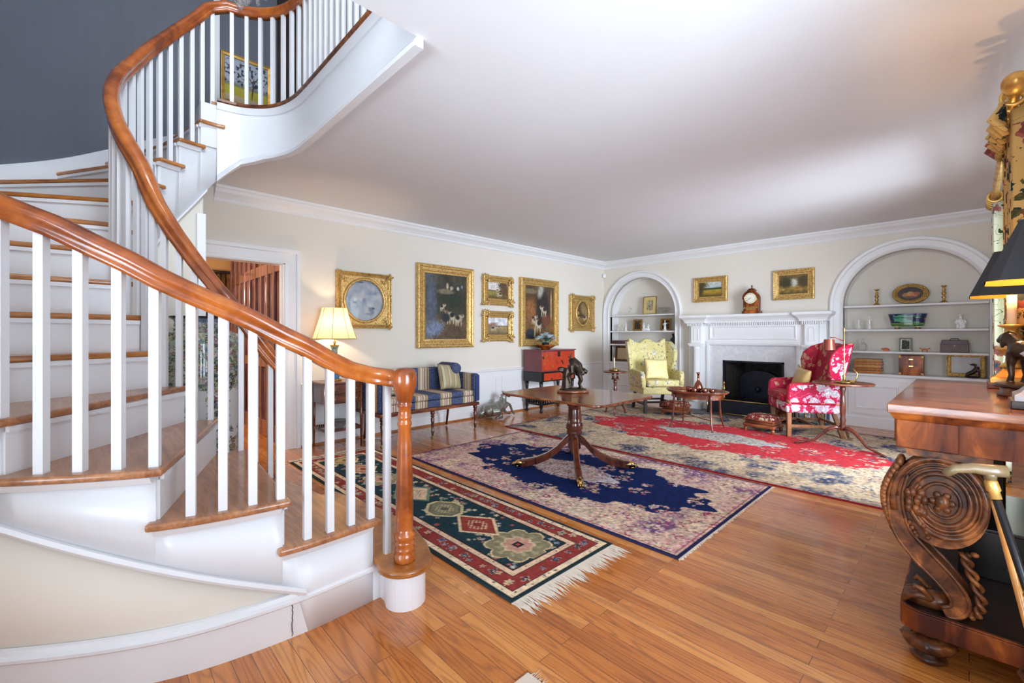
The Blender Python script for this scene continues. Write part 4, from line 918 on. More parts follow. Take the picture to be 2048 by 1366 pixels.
# ---- table lamp
lp = thing('table_lamp', 'lit table lamp with cream silk shade and blue porcelain base', 'lamp', (-4.985, 2.01, .742))
g = MB(); g.lathe([(.075,0),(.078,.012),(.06,.02),(.055,.028)], (0,0,0), 24); g.build('foot', M['goldold'], lp)
def p_vase(u, v):
    c = np.zeros(u.shape+(3,))+np.array((64,150,190.)); c = lerp(c, (160,176,150), (v > .62)*.9); c = lerp(c, (70,90,110), (fbm(u, v, 20, 4)-.55)*12*(v > .6)); c = lerp(c, (40,110,160), (fbm(u, v, 10, 2)-.5)*4*(v < .6)); return lerp(c, (190,150,70), (abs(v-.98) < .03)*1.)
VP = [(.045,.028),(.05,.04),(.062,.1),(.066,.16),(.058,.22),(.038,.27),(.03,.31),(.033,.36),(.05,.4),(.05,.405)]
def lathe_painted(name, prof, parent, fn, m, n=40, k=60):
    rs, zs = zip(*prof); L = np.concatenate([[0], np.cumsum([math.hypot(a[0]-b[0], a[1]-b[1]) for a, b in zip(prof, prof[1:])])]); L = L/L[-1]
    return painted(name, parent, m, 1, 1, n, k, fn, lambda u, v: np.stack([np.interp(v, L, rs)*np.cos(2*PI*u), np.interp(v, L, rs)*np.sin(2*PI*u), np.interp(v, L, zs)], -1))
lathe_painted('porcelain_body', VP, lp, p_vase, M['glaze'])
g = MB(); g.lathe([(.01,.4),(.012,.43),(.02,.44),(.006,.45),(.006,.8)], (0,0,0), 12); g.build('stem', M['brass'], lp)
g = MB(); n_ = 48; pr = [(.235,.475),(.205,.56),(.175,.65),(.15,.74),(.135,.82)]
g.lathe(pr, (0,0,0), n_, cap=False); g.build('lamp_shade', M['shade'], lp)
M['pipe'] = mat('grey shade piping', S(120,100,90), .8)
g = MB()
for k in range(8):
    a = 2*PI*k/8+.3; g.tube([(r*1.004*math.cos(a), r*1.004*math.sin(a), z) for r, z in pr], .003, 5)
g.tube([(.236*math.cos(a), .236*math.sin(a), .475) for a in np.linspace(0, 2*PI, 37)[:-1]], .004, 5, True); g.build('shade_piping', M['pipe'], lp)
bulb('table_lamp_bulb', (-4.985, 2.01, .742+.62), 7, (1, .72, .42), .03)
# ---- red lacquer chest on stand
def lac(name, base):
    m, t, b = nt(name); v = coords(t); vo = voro(t, v, 16); 
    c = ramp(t, noise(t, v, 5), [(.3, tuple(x*.75 for x in base)), (.7, base)])
    n1 = noise(t, v, 11, 4); k = t.nodes.new('ShaderNodeMath'); k.operation = 'GREATER_THAN'; k.inputs[1].default_value = .58; t.links.new(n1, k.inputs[0])
    k2 = t.nodes.new('ShaderNodeMath'); k2.operation = 'LESS_THAN'; k2.inputs[1].default_value = .3; t.links.new(vo.outputs['Distance'], k2.inputs[0])
    k3 = t.nodes.new('ShaderNodeMath'); k3.operation = 'MULTIPLY'; t.links.new(k.outputs[0], k3.inputs[0]); t.links.new(k2.outputs[0], k3.inputs[1])
    c = mix(t, k3.outputs[0], c, S(150,110,50)); n2 = noise(t, v, 14, 3); k4 = t.nodes.new('ShaderNodeMath'); k4.operation = 'GREATER_THAN'; k4.inputs[1].default_value = .64; t.links.new(n2, k4.inputs[0])
    c = mix(t, k4.outputs[0], c, S(56,34,24)); t.links.new(c, b.inputs['Base Color']); b.inputs['Roughness'].default_value = .3; b.inputs['Coat Weight'].default_value = .4; return m
M['lac'] = lac('red chinoiserie lacquer', S(198,62,34)); M['lacside'] = mat('aged red lacquer', S(128,58,66), .35, var=.2, coat=.3)
cc = thing('lacquer_chest', 'red lacquer chest on a dark carved stand against the long wall', 'chest', (-4.955, 5.67, 0), PI/2)
g = MB(); g.box(-.43,.43,-.19,.19,.66,1.0); g.build('case', M['lacside'], cc)
g = MB(); g.box(-.415,.415,-.197,-.19,.675,.985); g.build('front_panel', M['lac'], cc, bev=.003, seg=1)
g = MB(); g.box(-.45,.45,-.21,.2,1.0,1.018); g.build('lid', M['lacside'], cc, bev=.004)
g = MB(); g.box(-.03,.03,-.205,-.197,.9,.985); g.build('lock_plate', M['bronze'], cc)
g = MB(); g.box(-.44,.44,-.2,.2,.5,.655); g.build('stand', M['blackpaint'], cc, bev=.004)
g = MB(); g.box(-.38,.38,-.207,-.2,.52,.635); o = g.build('drawer', M['lac'], cc); k = MB(); k.tube([(-.03,-.212,.59),(-.02,-.22,.57),(.02,-.22,.57),(.03,-.212,.59)], .004, 6); k.build('drawer_pull', M['brass'], o)
for sx in (-1,1):
    for sy in (-1,1):
        g = MB(); x, y = sx*.4, sy*.16; g.lathe([(.02,0),(.028,.02),(.018,.05),(.024,.08),(.03,.1),(.03,.3),(.022,.33),(.028,.42),(.034,.5)], (x,y,0), 12); g.build('leg', M['blackpaint'], cc)
fr_ = MB(); rnd = random.Random(4)
for (a, b) in (((-.4,-.16),(.4,-.16)),((-.4,.16),(.4,.16)),((-.4,-.16),(-.4,.16)),((.4,-.16),(.4,.16))):
    n_ = 14 if a[1] == b[1] else 6
    for k in range(1, n_):
        u = k/n_; x = a[0]+(b[0]-a[0])*u; y = a[1]+(b[1]-a[1])*u; hh = .09+.06*math.sin(PI*u)
        fr_.tube([(x,y,.13),(x+.02*math.cos(k)*(n_ > 6), y, .13+hh*.5),(x,y,.13+hh)], .014, 6)
    fr_.bar((a[0],a[1],.13),(b[0],b[1],.13), .025, .03)
fr_.build('carved_stretcher', M['blackpaint'], cc)
# bowl and flowers on the chest
bw = thing('wooden_bowl', 'shallow turned wooden bowl standing on the red lacquer chest', 'bowl', (-4.95, 5.55, 1.019))
g = MB(); g.lathe([(.07,0),(.08,.012),(.12,.03),(.165,.065),(.175,.075),(.165,.075),(.11,.04),(.0,.02)], (0,0,0), 28, cap=False); g.build('bowl_body', M['flame'], bw)
fl_ = thing('flower_arrangement', 'arrangement of pale blue and white flowers in the wooden bowl', 'flowers', (-4.95, 5.55, 1.045))
g = MB(); g.lathe([(.05,0),(.065,.03),(.06,.09),(.055,.09),(.0,.08)], (0,0,0), 16, cap=False); g.build('pot', M['iron'], fl_)
FC = [mat('white petal', S(246,248,248), .6), mat('pale blue petal', S(196,222,232), .6), mat('leaf green', S(70,104,84), .6), mat('teal leaf', S(84,140,148), .6), mat('peach petal', S(232,180,140), .6)]
def petal(mb, c, d, L, w, rnd):
    d = d.normalized(); s_ = d.cross(Vector((0,0,1))); s_ = s_.normalized() if s_.length > .01 else Vector((1,0,0)); nrm = s_.cross(d)
    a = c; m1 = c+d*L*.5+s_*w; m2 = c+d*L*.5-s_*w; m3 = c+d*L*.5+nrm*w*.4; e = c+d*L-nrm*L*.2
    mb.add([a, m1, m3, m2, e], [(0,1,2),(0,2,3),(1,4,2),(2,4,3)], False)
rnd = random.Random(3); hd = [MB() for _ in FC]
for k in range(46):
    a = rnd.uniform(0, 2*PI); r = .16*math.sqrt(rnd.random()); z = .1+.13*math.sqrt(max(0, 1-(r/.16)**2))*rnd.uniform(.6, 1.1); c = Vector((r*math.cos(a), r*math.sin(a), z)); i = rnd.choice([0,0,1,1,3,4] if k % 7 == 0 else [0,0,1,1])
    for q in range(7):
        b = 2*PI*q/7; up_ = Vector((c.x, c.y, .12)).normalized(); petal(hd[i], c, Vector((math.cos(b), math.sin(b), .4))+up_*.5, rnd.uniform(.045,.065), .016, rnd)
for k in range(26):
    a = rnd.uniform(0, 2*PI); c = Vector((.05*math.cos(a), .05*math.sin(a), rnd.uniform(.07,.14))); petal(hd[2+(k % 2)], c, Vector((math.cos(a), math.sin(a), rnd.uniform(.1,1.4))), rnd.uniform(.08,.14), .018, rnd)
for i, nm in enumerate(['white_blossoms','blue_blossoms','leaves','teal_leaves','peach_blossoms']):
    if hd[i].v: hd[i].build(nm, FC[i], fl_)
# ---- horse sculpture on the floor
hs = MB()
hs.tube([(-.27,0,.1),(-.22,0,.13),(-.1,0,.13),(.02,0,.16),(.08,0,.22),(.1,0,.28),(.11,0,.33)], [.05,.1,.1,.095,.07,.05,.038], 14)
hs.tube([(.1,0,.35),(.15,0,.345),(.21,0,.31),(.235,0,.295)], [.035,.036,.024,.018], 10)
for sy in (-1,1): hs.tube([(.1,sy*.018,.37),(.1,sy*.022,.41)], [.012,.004], 6)
for sy in (-1,1):
    hs.tube([(.05,sy*.05,.15),(.15,sy*.05,.2-.1*(sy > 0)),(.19,sy*.05,.18-.12*(sy > 0)),(.24,sy*.05,.08-.05*(sy > 0)),(.29,sy*.05,.02)], [.045,.03,.022,.018,.014], 8)
    hs.tube([(-.2,sy*.07,.12),(-.1,sy*.11,.12),(-.05,sy*.12,.05),(-.16,sy*.12,.03),(-.02,sy*.12,.02)], [.07,.055,.03,.02,.015], 8)
hs.tube([(-.28,0,.13),(-.33,.02,.1),(-.32,.06,.04),(-.24,.1,.02)], [.02,.03,.03,.015], 8)
for k in range(10): hs.tube([(.03+.008*k,0,.19+.019*k),(-.015+.01*k,.03*(-1)**k,.17+.02*k)], [.02,.008], 6)
M['verdi'] = mat('weathered silvery bronze', S(168,170,162), .34, .75, var=.5, vs=18, bmp=.5, bs=45)
o = hs.build('horse_sculpture', M['verdi'], None, remesh=.008, loc=(-4.97, 4.5, .005), rotz=PI/2); tag(o, 'silvery bronze horse sculpture lying on the floor beside the settee', 'sculpture')
# ---- dining / centre table
ct = thing('pedestal_table', 'polished mahogany pedestal table with rounded corners on the navy rug', 'table', (-2.58, 3.3, 0))
g = MB(); x0, x1, y0, y1, r = -.55, .61, -.47, .42, .1; P = arc(x1-r, y1-r, r, 0, 90, 8)+arc(x0+r, y1-r, r, 90, 180, 8)+arc(x0+r, y0+r, r, 180, 270, 8)+arc(x1-r, y0+r, r, 270, 360, 8)
g.prism(P, .69, .712); g.build('tabletop', M['polish'], ct, bev=.008, seg=3)
g = MB(); g.box(-.42,.42,-.24,-.19,.645,.69); g.box(-.42,.42,.19,.24,.645,.69); g.box(-.16,.16,-.16,.16,.65,.69); g.build('bearer', M['mahog'], ct, bev=.01)
g = MB(); g.lathe([(0.083,.652),(0.083,.63),(0.065,.62),(0.071,.6),(0.057,.585),(0.059,.56),(0.066,.48),(0.066,.44),(0.078,.43),(0.071,.42),(0.083,.41),(0.071,.4),(0.083,.385),(0.068,.37),(0.076,.35),(0.073,.33),(0.059,.325),(0.061,.2),(0.035,.17),(0.024,.14)], (0,0,0), 28); g.build('pedestal', M['mahogv'], ct)
for k in range(4):
    a = math.radians(-45+90*k-2); d = Vector((math.cos(a), math.sin(a), 0)); Q = [(.04,.3),(.09,.26),(.16,.185),(.25,.12),(.35,.078),(.45,.055),(.5,.05)]
    L = MB(); L.sweep([d*q[0]+Vector((0,0,q[1])) for q in Q], [(-.026,-.034),(.026,-.034),(.028,.022),(.018,.034),(-.018,.034),(-.028,.022)]); o = L.build('leg', M['mahogv'], ct)
    L = MB(); L.tube([d*.47+Vector((0,0,.052)), d*.53+Vector((0,0,.05)), d*.565+Vector((0,0,.038))], [.03,.03,.018], 10)
    s_ = Vector((-d.y, d.x, 0))
    for j in (-1,0,1): L.tube([d*.53+s_*.014*j+Vector((0,0,.06)), d*.575+s_*.018*j+Vector((0,0,.045)), d*.585+s_*.018*j+Vector((0,0,.028))], .008, 6)
    L.tube([d*.54-s_*.012+Vector((0,0,.018)), d*.54+s_*.012+Vector((0,0,.018))], .018, 12); L.build('claw_caster', M['brass'], o)
# ---- bronze of a dog and bird over a stump, on the pedestal table
def hound(mb, s_=1.0, standing=True):
    pass
db = thing('bronze_sculpture', 'dark bronze of a hound climbing over a tree stump on the pedestal table', 'sculpture', (-2.62, 3.33, .713), math.radians(46))
g = MB(); g.lathe([(.15,0),(.155,.008),(.15,.02),(.14,.026)], (.0,0,0), 30, sy=.62); g.build('base', M['mahog'], db)
g = MB(); g.ell((0,0,.03), (.13,.075,.022)); g.tube([(-.06,0,.02),(-.062,0,.1),(-.058,0,.2),(-.05,0,.23)], [.055,.045,.042,.04], 10); g.tube([(-.09,0,.2),(-.14,-.01,.215)], [.02,.012], 8); g.ell((-.11,0,.225), (.04,.02,.02))
g.tube([(-.03,0,.27),(.0,0,.285),(.04,0,.25),(.06,0,.2),(.062,0,.16)], [.04,.055,.052,.045,.035], 12); g.tube([(.05,0,.2),(.08,0,.2),(.105,0,.205),(.135,0,.19)], [.035,.034,.03,.018], 10)
for sy in (-1,1):
    g.tube([(.06,sy*.025,.17),(.075,sy*.03,.12),(.06,sy*.03,.08),(.085,sy*.03,.035)], [.024,.018,.012,.014], 8); g.tube([(-.02,sy*.03,.26),(-.015,sy*.04,.19),(-.05,sy*.035,.16),(-.03,sy*.035,.1)], [.032,.024,.014,.012], 8); g.ell((.095,sy*.03,.19), (.014,.008,.026))
g.tube([(-.03,0,.3),(-.02,0,.35),(.0,0,.385)], [.012,.009,.004], 6); g.build('bronze_group', M['bronze'], db, remesh=.0045)
# ---- tripod stand with candle near yellow chair
def tripod(name, label, cat, loc, h, r, ang_, m=M['mahogv'], bird=False, spread=.24):
    t = thing(name, label, cat, loc)
    g = MB(); g.lathe([(r*.6,h-.022),(r*.98,h-.018),(r,h-.01),(r,h),(r*.97,h+.003),(r*.9,h-.004)], (0,0,0), 36); g.build('tabletop', M['mahog'], t)
    g = MB()
    if bird:
        for k in range(4): a = k*PI/2; g.tube([(.05*math.cos(a),.05*math.sin(a),h-.02),(.05*math.cos(a),.05*math.sin(a),h-.12)], .01, 8)
        g.lathe([(.06,h-.13),(.065,h-.12),(.06,h-.11)], (0,0,0), 16); hh = h-.13
    else: hh = h-.02
    g.lathe([(.03,.18),(.034,.22),(.024,.26),(.03,.3),(.022,.33),(.03,.4),(.024,.55*hh/.7),(.02,hh*.85),(.03,hh*.93),(.022,hh)], (0,0,0), 20); g.build('pedestal', m, t)
    for k in range(3):
        a = ang_+2*PI*k/3; d = Vector((math.cos(a), math.sin(a), 0)); Q = [(.015,.2),(.05,.215),(.1,.19),(.16,.12),(.2,.06),(spread,.018),(spread+.03,.012)]
        L = MB(); L.tube([d*q[0]*spread/.24+Vector((0,0,q[1])) for q in Q], [.024,.024,.02,.016,.013,.014,.012], 8); L.build('leg', m, t)
    return t
tripod('candle_stand', 'small round mahogany birdcage stand with candle beside the yellow armchair', 'candle stand', (-3.88, 6.0, .012), .675, .19, math.radians(-60), bird=True, spread=.2)
cd = thing('candlestick', 'low brass dish candlestick with an ivory candle on the small round stand', 'candlestick', (-3.89, 5.99, .69))
g = MB(); g.lathe([(.07,0),(.08,.008),(.085,.03),(.08,.03),(.07,.012),(.018,.012),(.018,.05),(.012,.05)], (0,0,0), 24); g.build('dish', M['brass'], cd); g = MB(); g.lathe([(.011,.04),(.011,.21),(.003,.215)], (0,0,0), 12); g.build('candle', M['wax'], cd)
tripod('tripod_table', 'round mahogany tilt-top tripod table in front of the crimson armchair', 'table', (-.98, 6.08, .012), .715, .285, math.radians(-152), spread=.32)
rl = thing('reading_lamp', 'slim brass adjustable lamp with small copper shade on the tripod table', 'lamp', (-.97, 6.1, .731))
g = MB(); g.lathe([(.1,0),(.1,.008),(.02,.016),(.012,.05),(.02,.07),(.006,.09),(.006,.55),(.01,.56),(.012,.6),(.003,.62)], (0,0,0), 20); g.build('stand', M['brass'], rl)
g = MB(); g.tube([(.03,0,.02),(.1,.0,.02),(.12,0,.1),(.08,0,.16)], .008, 8); g.build('handle', M['brass'], rl)
g = MB(); g.tube([(0,0,.46),(-.08,-.03,.5),(-.12,-.05,.5)], .006, 8); g.lathe([(.06,0),(.052,.1),(.048,.12)], (-.13,-.05,.36), 20, cap=False); g.lathe([(.058,.001),(.05,.1),(.046,.119)], (-.13,-.05,.36), 20, cap=False); g.build('lamp_shade', mat('reddened copper', S(150,76,60), .35, .5, var=.2), rl)
# ---- tray table with copper lustre pieces
tt = thing('tray_table', 'oval tray-top table with splayed bamboo-turned legs in front of the fireplace', 'table', (-2.56, 5.94, .012), math.radians(3))
g = MB(); E_ = 44; vs = []; 
for (k, zz) in ((.93,.47),(1.0,.5),(.985,.505),(.93,.478)): vs.append([(.41*k*math.cos(2*PI*i/E_), .285*k*math.sin(2*PI*i/E_), zz) for i in range(E_)])
fl2 = sum(vs, []); g.add(fl2, [(j*E_+i, j*E_+(i+1) % E_, (j+1)*E_+(i+1) % E_, (j+1)*E_+i) for j in range(3) for i in range(E_)], True); g.add(vs[0], [tuple(range(E_))]); g.build('tray_rim', M['mahog'], tt)
def p_tray(u, v):
    c = np.zeros(u.shape+(3,))+np.array((44,26,20.)); r_ = np.sqrt(((u-.5)*2)**2+((v-.5)*2)**2); n = fbm(u, v, 16, 3); c = lerp(c, (190,120,70), (n-.52)*10*(r_ > .4)); return lerp(c, (150,60,40), (fbm(u, v, 20, 8)-.6)*10)
painted('tray_painting', tt, M['glaze'], 1, 1, 50, 50, p_tray, lambda u, v: (lambda a, b: np.stack([.385*a*np.sqrt(1-b*b/2), .265*b*np.sqrt(1-a*a/2), np.full_like(a, .4795)], -1))(2*u-1, 2*v-1))
g = MB(); 
g.sweep([(.33*math.cos(a), .215*math.sin(a), .4) for a in np.linspace(0, 2*PI, 33)[:-1]], [(-.008,0),(.008,0),(.008,.07),(-.008,.07)], closed=True); g.build('apron', M['mahog'], tt)
for sx in (-1,1):
    for sy in (-1,1):
        g = MB(); P = [(sx*.24,sy*.17,.47),(sx*.245,sy*.175,.25),(sx*.255,sy*.19,.12),(sx*.28,sy*.225,.0)]; g.tube(path(P, 4), [.015]*9+[.012,.01,.009,.008], 8)
        for z in (.38,.26,.15): q = spline(P, {.38:.4,.26:.95,.15:1.75}[z]); g.ell(q, (.019,.019,.008), 8, 5)
        g.build('leg', M['mahogv'], tt)
g = MB(); g.bar((-.25,-.18,.14),(.25,.18,.14), .012); g.bar((-.25,.18,.14),(.25,-.18,.14), .012); g.build('stretcher', M['mahogv'], tt)
dc_ = thing('decanter', 'copper lustre decanter with stopper on the oval tray table', 'decanter', (-2.53, 5.92, .492))
g = MB(); g.lathe([(.04,0),(.055,.02),(.06,.06),(.045,.11),(.02,.15),(.014,.17),(.014,.21),(.02,.22)], (0,0,0), 22); g.build('bottle', M['copperlustre'], dc_); g = MB(); g.lathe([(.012,.21),(.014,.235),(.024,.245),(.022,.265),(.012,.262)], (0,0,0), 8); g.build('stopper', M['copperlustre'], dc_)
cl = ['leftmost copper lustre cup on the oval tray table','copper lustre cup left of the decanter on the tray','copper lustre cup in front of the decanter on the tray','copper lustre cup right of the decanter on the tray','rightmost copper lustre cup on the oval tray table']
cx_ = [(-2.69,5.98),(-2.62,5.86),(-2.53,5.8),(-2.42,5.86),(-2.34,5.9)]
pc_ = MB(); pc_.lathe([(.022,0),(.034,.015),(.036,.055),(.03,.06),(.028,.055),(.026,.012)], (0,0,0), 18); pc_.tube([(.034,0,.045),(.05,0,.04),(.05,0,.02),(.034,0,.015)], .004, 6)
c0 = pc_.build('cup', M['copperlustre'])
for i, (x, y) in enumerate(cx_):
    o = c0 if i == 0 else c0.copy()
    if i: sc.collection.objects.link(o)
    o.location = (x, y, .492); o.rotation_euler = (0, 0, i*1.3); tag(o, cl[i], 'cup', 'copper lustre cups on the tray')
# ---- footstools
def stool(label, loc, rz):
    t = thing('footstool', label, 'footstool', loc, rz, 'needlepoint footstools')
    g = MB(); g.box(-.19,.19,-.15,.15,.06,.1); g.box(-.17,.17,-.13,.13,.1,.14); g.box(-.19,.19,-.15,.15,.14,.16); g.build('base', M['mahog'], t, bev=.008)
    g = MB(); g.grid(lambda u, v: ((u-.5)*.36, (v-.5)*.28, .16+.065*(max(0, 1-abs(2*u-1)**4)*max(0, 1-abs(2*v-1)**4))**.5), 14, 12); g.build('cushion', M['needle'], t)
    for sx in (-1,1):
        for sy in (-1,1): g = MB(); g.ell((sx*.165,sy*.125,.03), (.025,.025,.03), 10, 6); g.build('foot', M['walnut'], t)
    return t
stool('needlepoint footstool tucked behind the oval tray table near the yellow armchair', (-3.17, 6.6, .012), .1); stool('needlepoint footstool in front of the crimson armchair', (-1.86, 6.33, .012), -.1)
# ---- wing chairs
def wing_chair(label, loc, rz, H, inn, out, legm, red=False):
    t = thing('wing_armchair', label, 'armchair', loc, rz)
    lean = lambda z: .2+(z-.4)*.2
    g = MB(); g.box(-.33,.33,-.32,.27,.3,.42); g.build('seat_rail', out, t, bev=.02)
    g = MB(); g.box(-.265,.265,-.35,.19,.425,.53); g.build('seat_cushion', inn, t, bev=.035, seg=3)
    # back: curved panel with serpentine crest
    g = MB(); P = [(-.29,.4),(.29,.4)]+[(.31,.7)]+[(.33-.66*i/18, H-.035+.035*math.cos(4*PI*(i/18-.5))*(1 if not red else .3)) for i in range(19)]+[(-.31,.7)]
    g.m = 0; g.prism(P, -.05, .05, 'y'); g.v = [(x, y+lean(z), z) for x, y, z in g.v]; n = len(g.f)
    for i, f in enumerate(g.f):
        ys = [g.v[k][1]-lean(g.v[k][2]) for k in f]; g.mi[i] = 1 if min(ys) > .04 else 0
    g.build('backrest', [inn, out], t, bev=.025, seg=3)
    for sx in (-1, 1):
        top = H-.05 if not red else H-.02
        if red: W_ = [(.62,-.12),(.7,-.13),(.8,-.17),(.92,-.2),(1.02,-.19),(1.1,-.12),(top,-.0)]
        else: W_ = [(.62,-.1),(.7,-.17),(.8,-.22),(.95,-.24),(1.06,-.22),(1.13,-.14),(top,0)]
        P = [(lean(.6)+.04,.6),]+[(lean(z)+y, z) for z, y in W_]+[(lean(top)+.04, top)]
        g = MB(); g.prism(P, 0, .06, 'x')
        # flare outward toward the front and top
        vs = []
        for x, y, z in g.v:
            q = max(0, lean(z)-y); vs.append((sx*(.285+(x)+q*.32+(z-.6)*.04), y, z))
        g.v = vs
        for i, f in enumerate(g.f):
            c_ = sum(abs(g.v[k][0]) -(.285+max(0, lean(g.v[k][2])-g.v[k][1])*.32+(g.v[k][2]-.6)*.04) for k in f)/len(f); g.mi[i] = 1 if c_ > .05 else 0
        g.build('wing', [inn, out], t, bev=.02, seg=3)
        g = MB(); A_ = [(-.3,.4),(-.32,.5),(-.31,.62),(-.27,.665),(.0,.68),(.22,.7),(.27,.68),(.27,.4)]
        g.prism(A_, 0, .075, 'x'); g.v = [(sx*(.275+x+max(0,(z-.5))*.12), y, z) for x, y, z in g.v]
        for i, f in enumerate(g.f):
            g.mi[i] = 1 if min(abs(g.v[k][0]) for k in f) > .34 else 0
        g.build('arm', [inn, out], t, bev=.03, seg=3)
    for sx in (-1, 1):
        g = MB(); g.box(sx*.28-.024, sx*.28+.024, -.3, -.252, 0, .3); g.build('leg', legm, t, bev=.004)
        g = MB(); g.bar((sx*.25,.22,.3),(sx*.25,.32,0), .042); g.build('leg', legm, t)
        g = MB(); g.bar((sx*.27,-.27,.13),(sx*.255,.28,.13), .022, .035); g.build('stretcher', legm, t)
    g = MB(); g.bar((-.27,.02,.13),(.27,.02,.13), .022, .03); g.bar((-.25,.27,.15),(.25,.27,.15), .022, .03); g.build('cross_stretcher', legm, t)
    return t
wing_chair('yellow brocade wing armchair in the far corner by the arched bookcase', (-3.62, 6.78, .012), math.radians(52), 1.19, M['yellowbro'], M['yellowbro'], M['darkwood'])
p = pillow_mb(.4,.34,.13).build('cushion', M['pillow'], None, loc=(-3.56, 6.72, .7)); p.rotation_euler = (-.3, .04, math.radians(52)); tag(p, 'cream silk cushion leaning on the back of the yellow armchair', 'cushion')
wing_chair('crimson and pink blossom patterned wing armchair right of the fireplace', (-1.46, 6.6, .012), math.radians(-57), 1.17, M['redback'], M['redfloral'], M['legwood'], True)
p = pillow_mb(.36,.32,.12).build('cushion', mat('gold silk', S(196,160,100), .4, var=.15, vs=12), None, loc=(-1.5, 6.6, .68)); p.rotation_euler = (-.28, .1, math.radians(-57)); tag(p, 'gold silk cushion in the crimson blossom armchair', 'cushion')
# books leaning low behind the crimson chair
for i, (x, c_) in enumerate(((-1.45,(86,104,90)),(-1.40,(150,126,76)),(-1.35,(60,70,98)))):
    g = MB(); g.box(-.012,.012,-.08,.08,0,.19); o = g.build('picture_book', mat('book cloth %d' % i, S(*c_), .7), None, bev=.003, loc=(x, FY-.3, .012), rotz=.1); tag(o, ['dull green book','tan book','navy book'][i]+' standing on the floor behind the crimson armchair', 'book', 'books behind the crimson chair')
# ================================================================== CONSOLE TABLE
kx, ky = -.225, 2.27
co = thing('console_table', 'large carved mahogany console table with scroll supports against the window wall', 'console table', (.1, 2.985, 0))
def cx(x): return x-.1
def cy(y): return y-2.985
Y0, Y1 = cy(2.27), cy(3.7); X0, X1 = cx(-.225), cx(.285)
g = MB(); g.box(X0, X1, Y0, Y1, .955, .99); g.build('tabletop', M['polish'], co, bev=.004)
g = MB(); g.sweep([(X1,Y0+.02,.93),(X0+.02,Y0+.02,.93),(X0+.02,Y1-.02,.93),(X1,Y1-.02,.93)][::-1], [(0,0),(.006,.01),(.012,.025),(0,.025)]); g.box(X0+.03, X1, Y0+.03, Y1-.03, .82, .955); g.build('frieze', M['flame'], co)
g = MB(); g.box(X0+.03-.004, X0+.2, Y0+.02, Y0+.03, .822, .93); g.build('frieze_block', M['flame'], co, bev=.003, seg=1)
g = MB(); g.box(X0+.012, X0+.03, Y0+.12, Y1-.12, .825, .925); o = g.build('drawer', M['flame'], co, bev=.003, seg=1)
# platform
g = MB(); r = .06; P = [(X1, cy(2.27)), ]+arc(cx(-.19)+r, cy(2.27)+r, r, 270, 180, 6)+arc(cx(-.19)+r, cy(3.7)-r, r, 180, 90, 6)+[(X1, cy(3.7))]
g.prism(P, .13, .205); g.prism(inset(P, .01)[:] if False else P, .206, .212); g.build('platform', M['flame'], co, bev=.004)
g = MB(); g.prism([(a*.985+.003, b*.985) for a, b in P], .212, .2135); g.build('platform_top', M['darkwood'], co)
# turned feet
for y in (2.36, 3.61):
    for x in (-.11, .2):
        g = MB(); g.lathe([(.045,0),(.055,.008),(.05,.02),(.028,.03),(.03,.038)], (cx(x), cy(y), 0), 20); g.lathe([(.03,.038),(.065,.05),(.078,.07),(.065,.095),(.04,.103)], (cx(x), cy(y), 0), 40, flute=.09, fn=12); g.lathe([(.04,.103),(.055,.11),(.06,.12),(.055,.13)], (cx(x), cy(y), 0), 24); g.build('foot', M['walnut'], co)
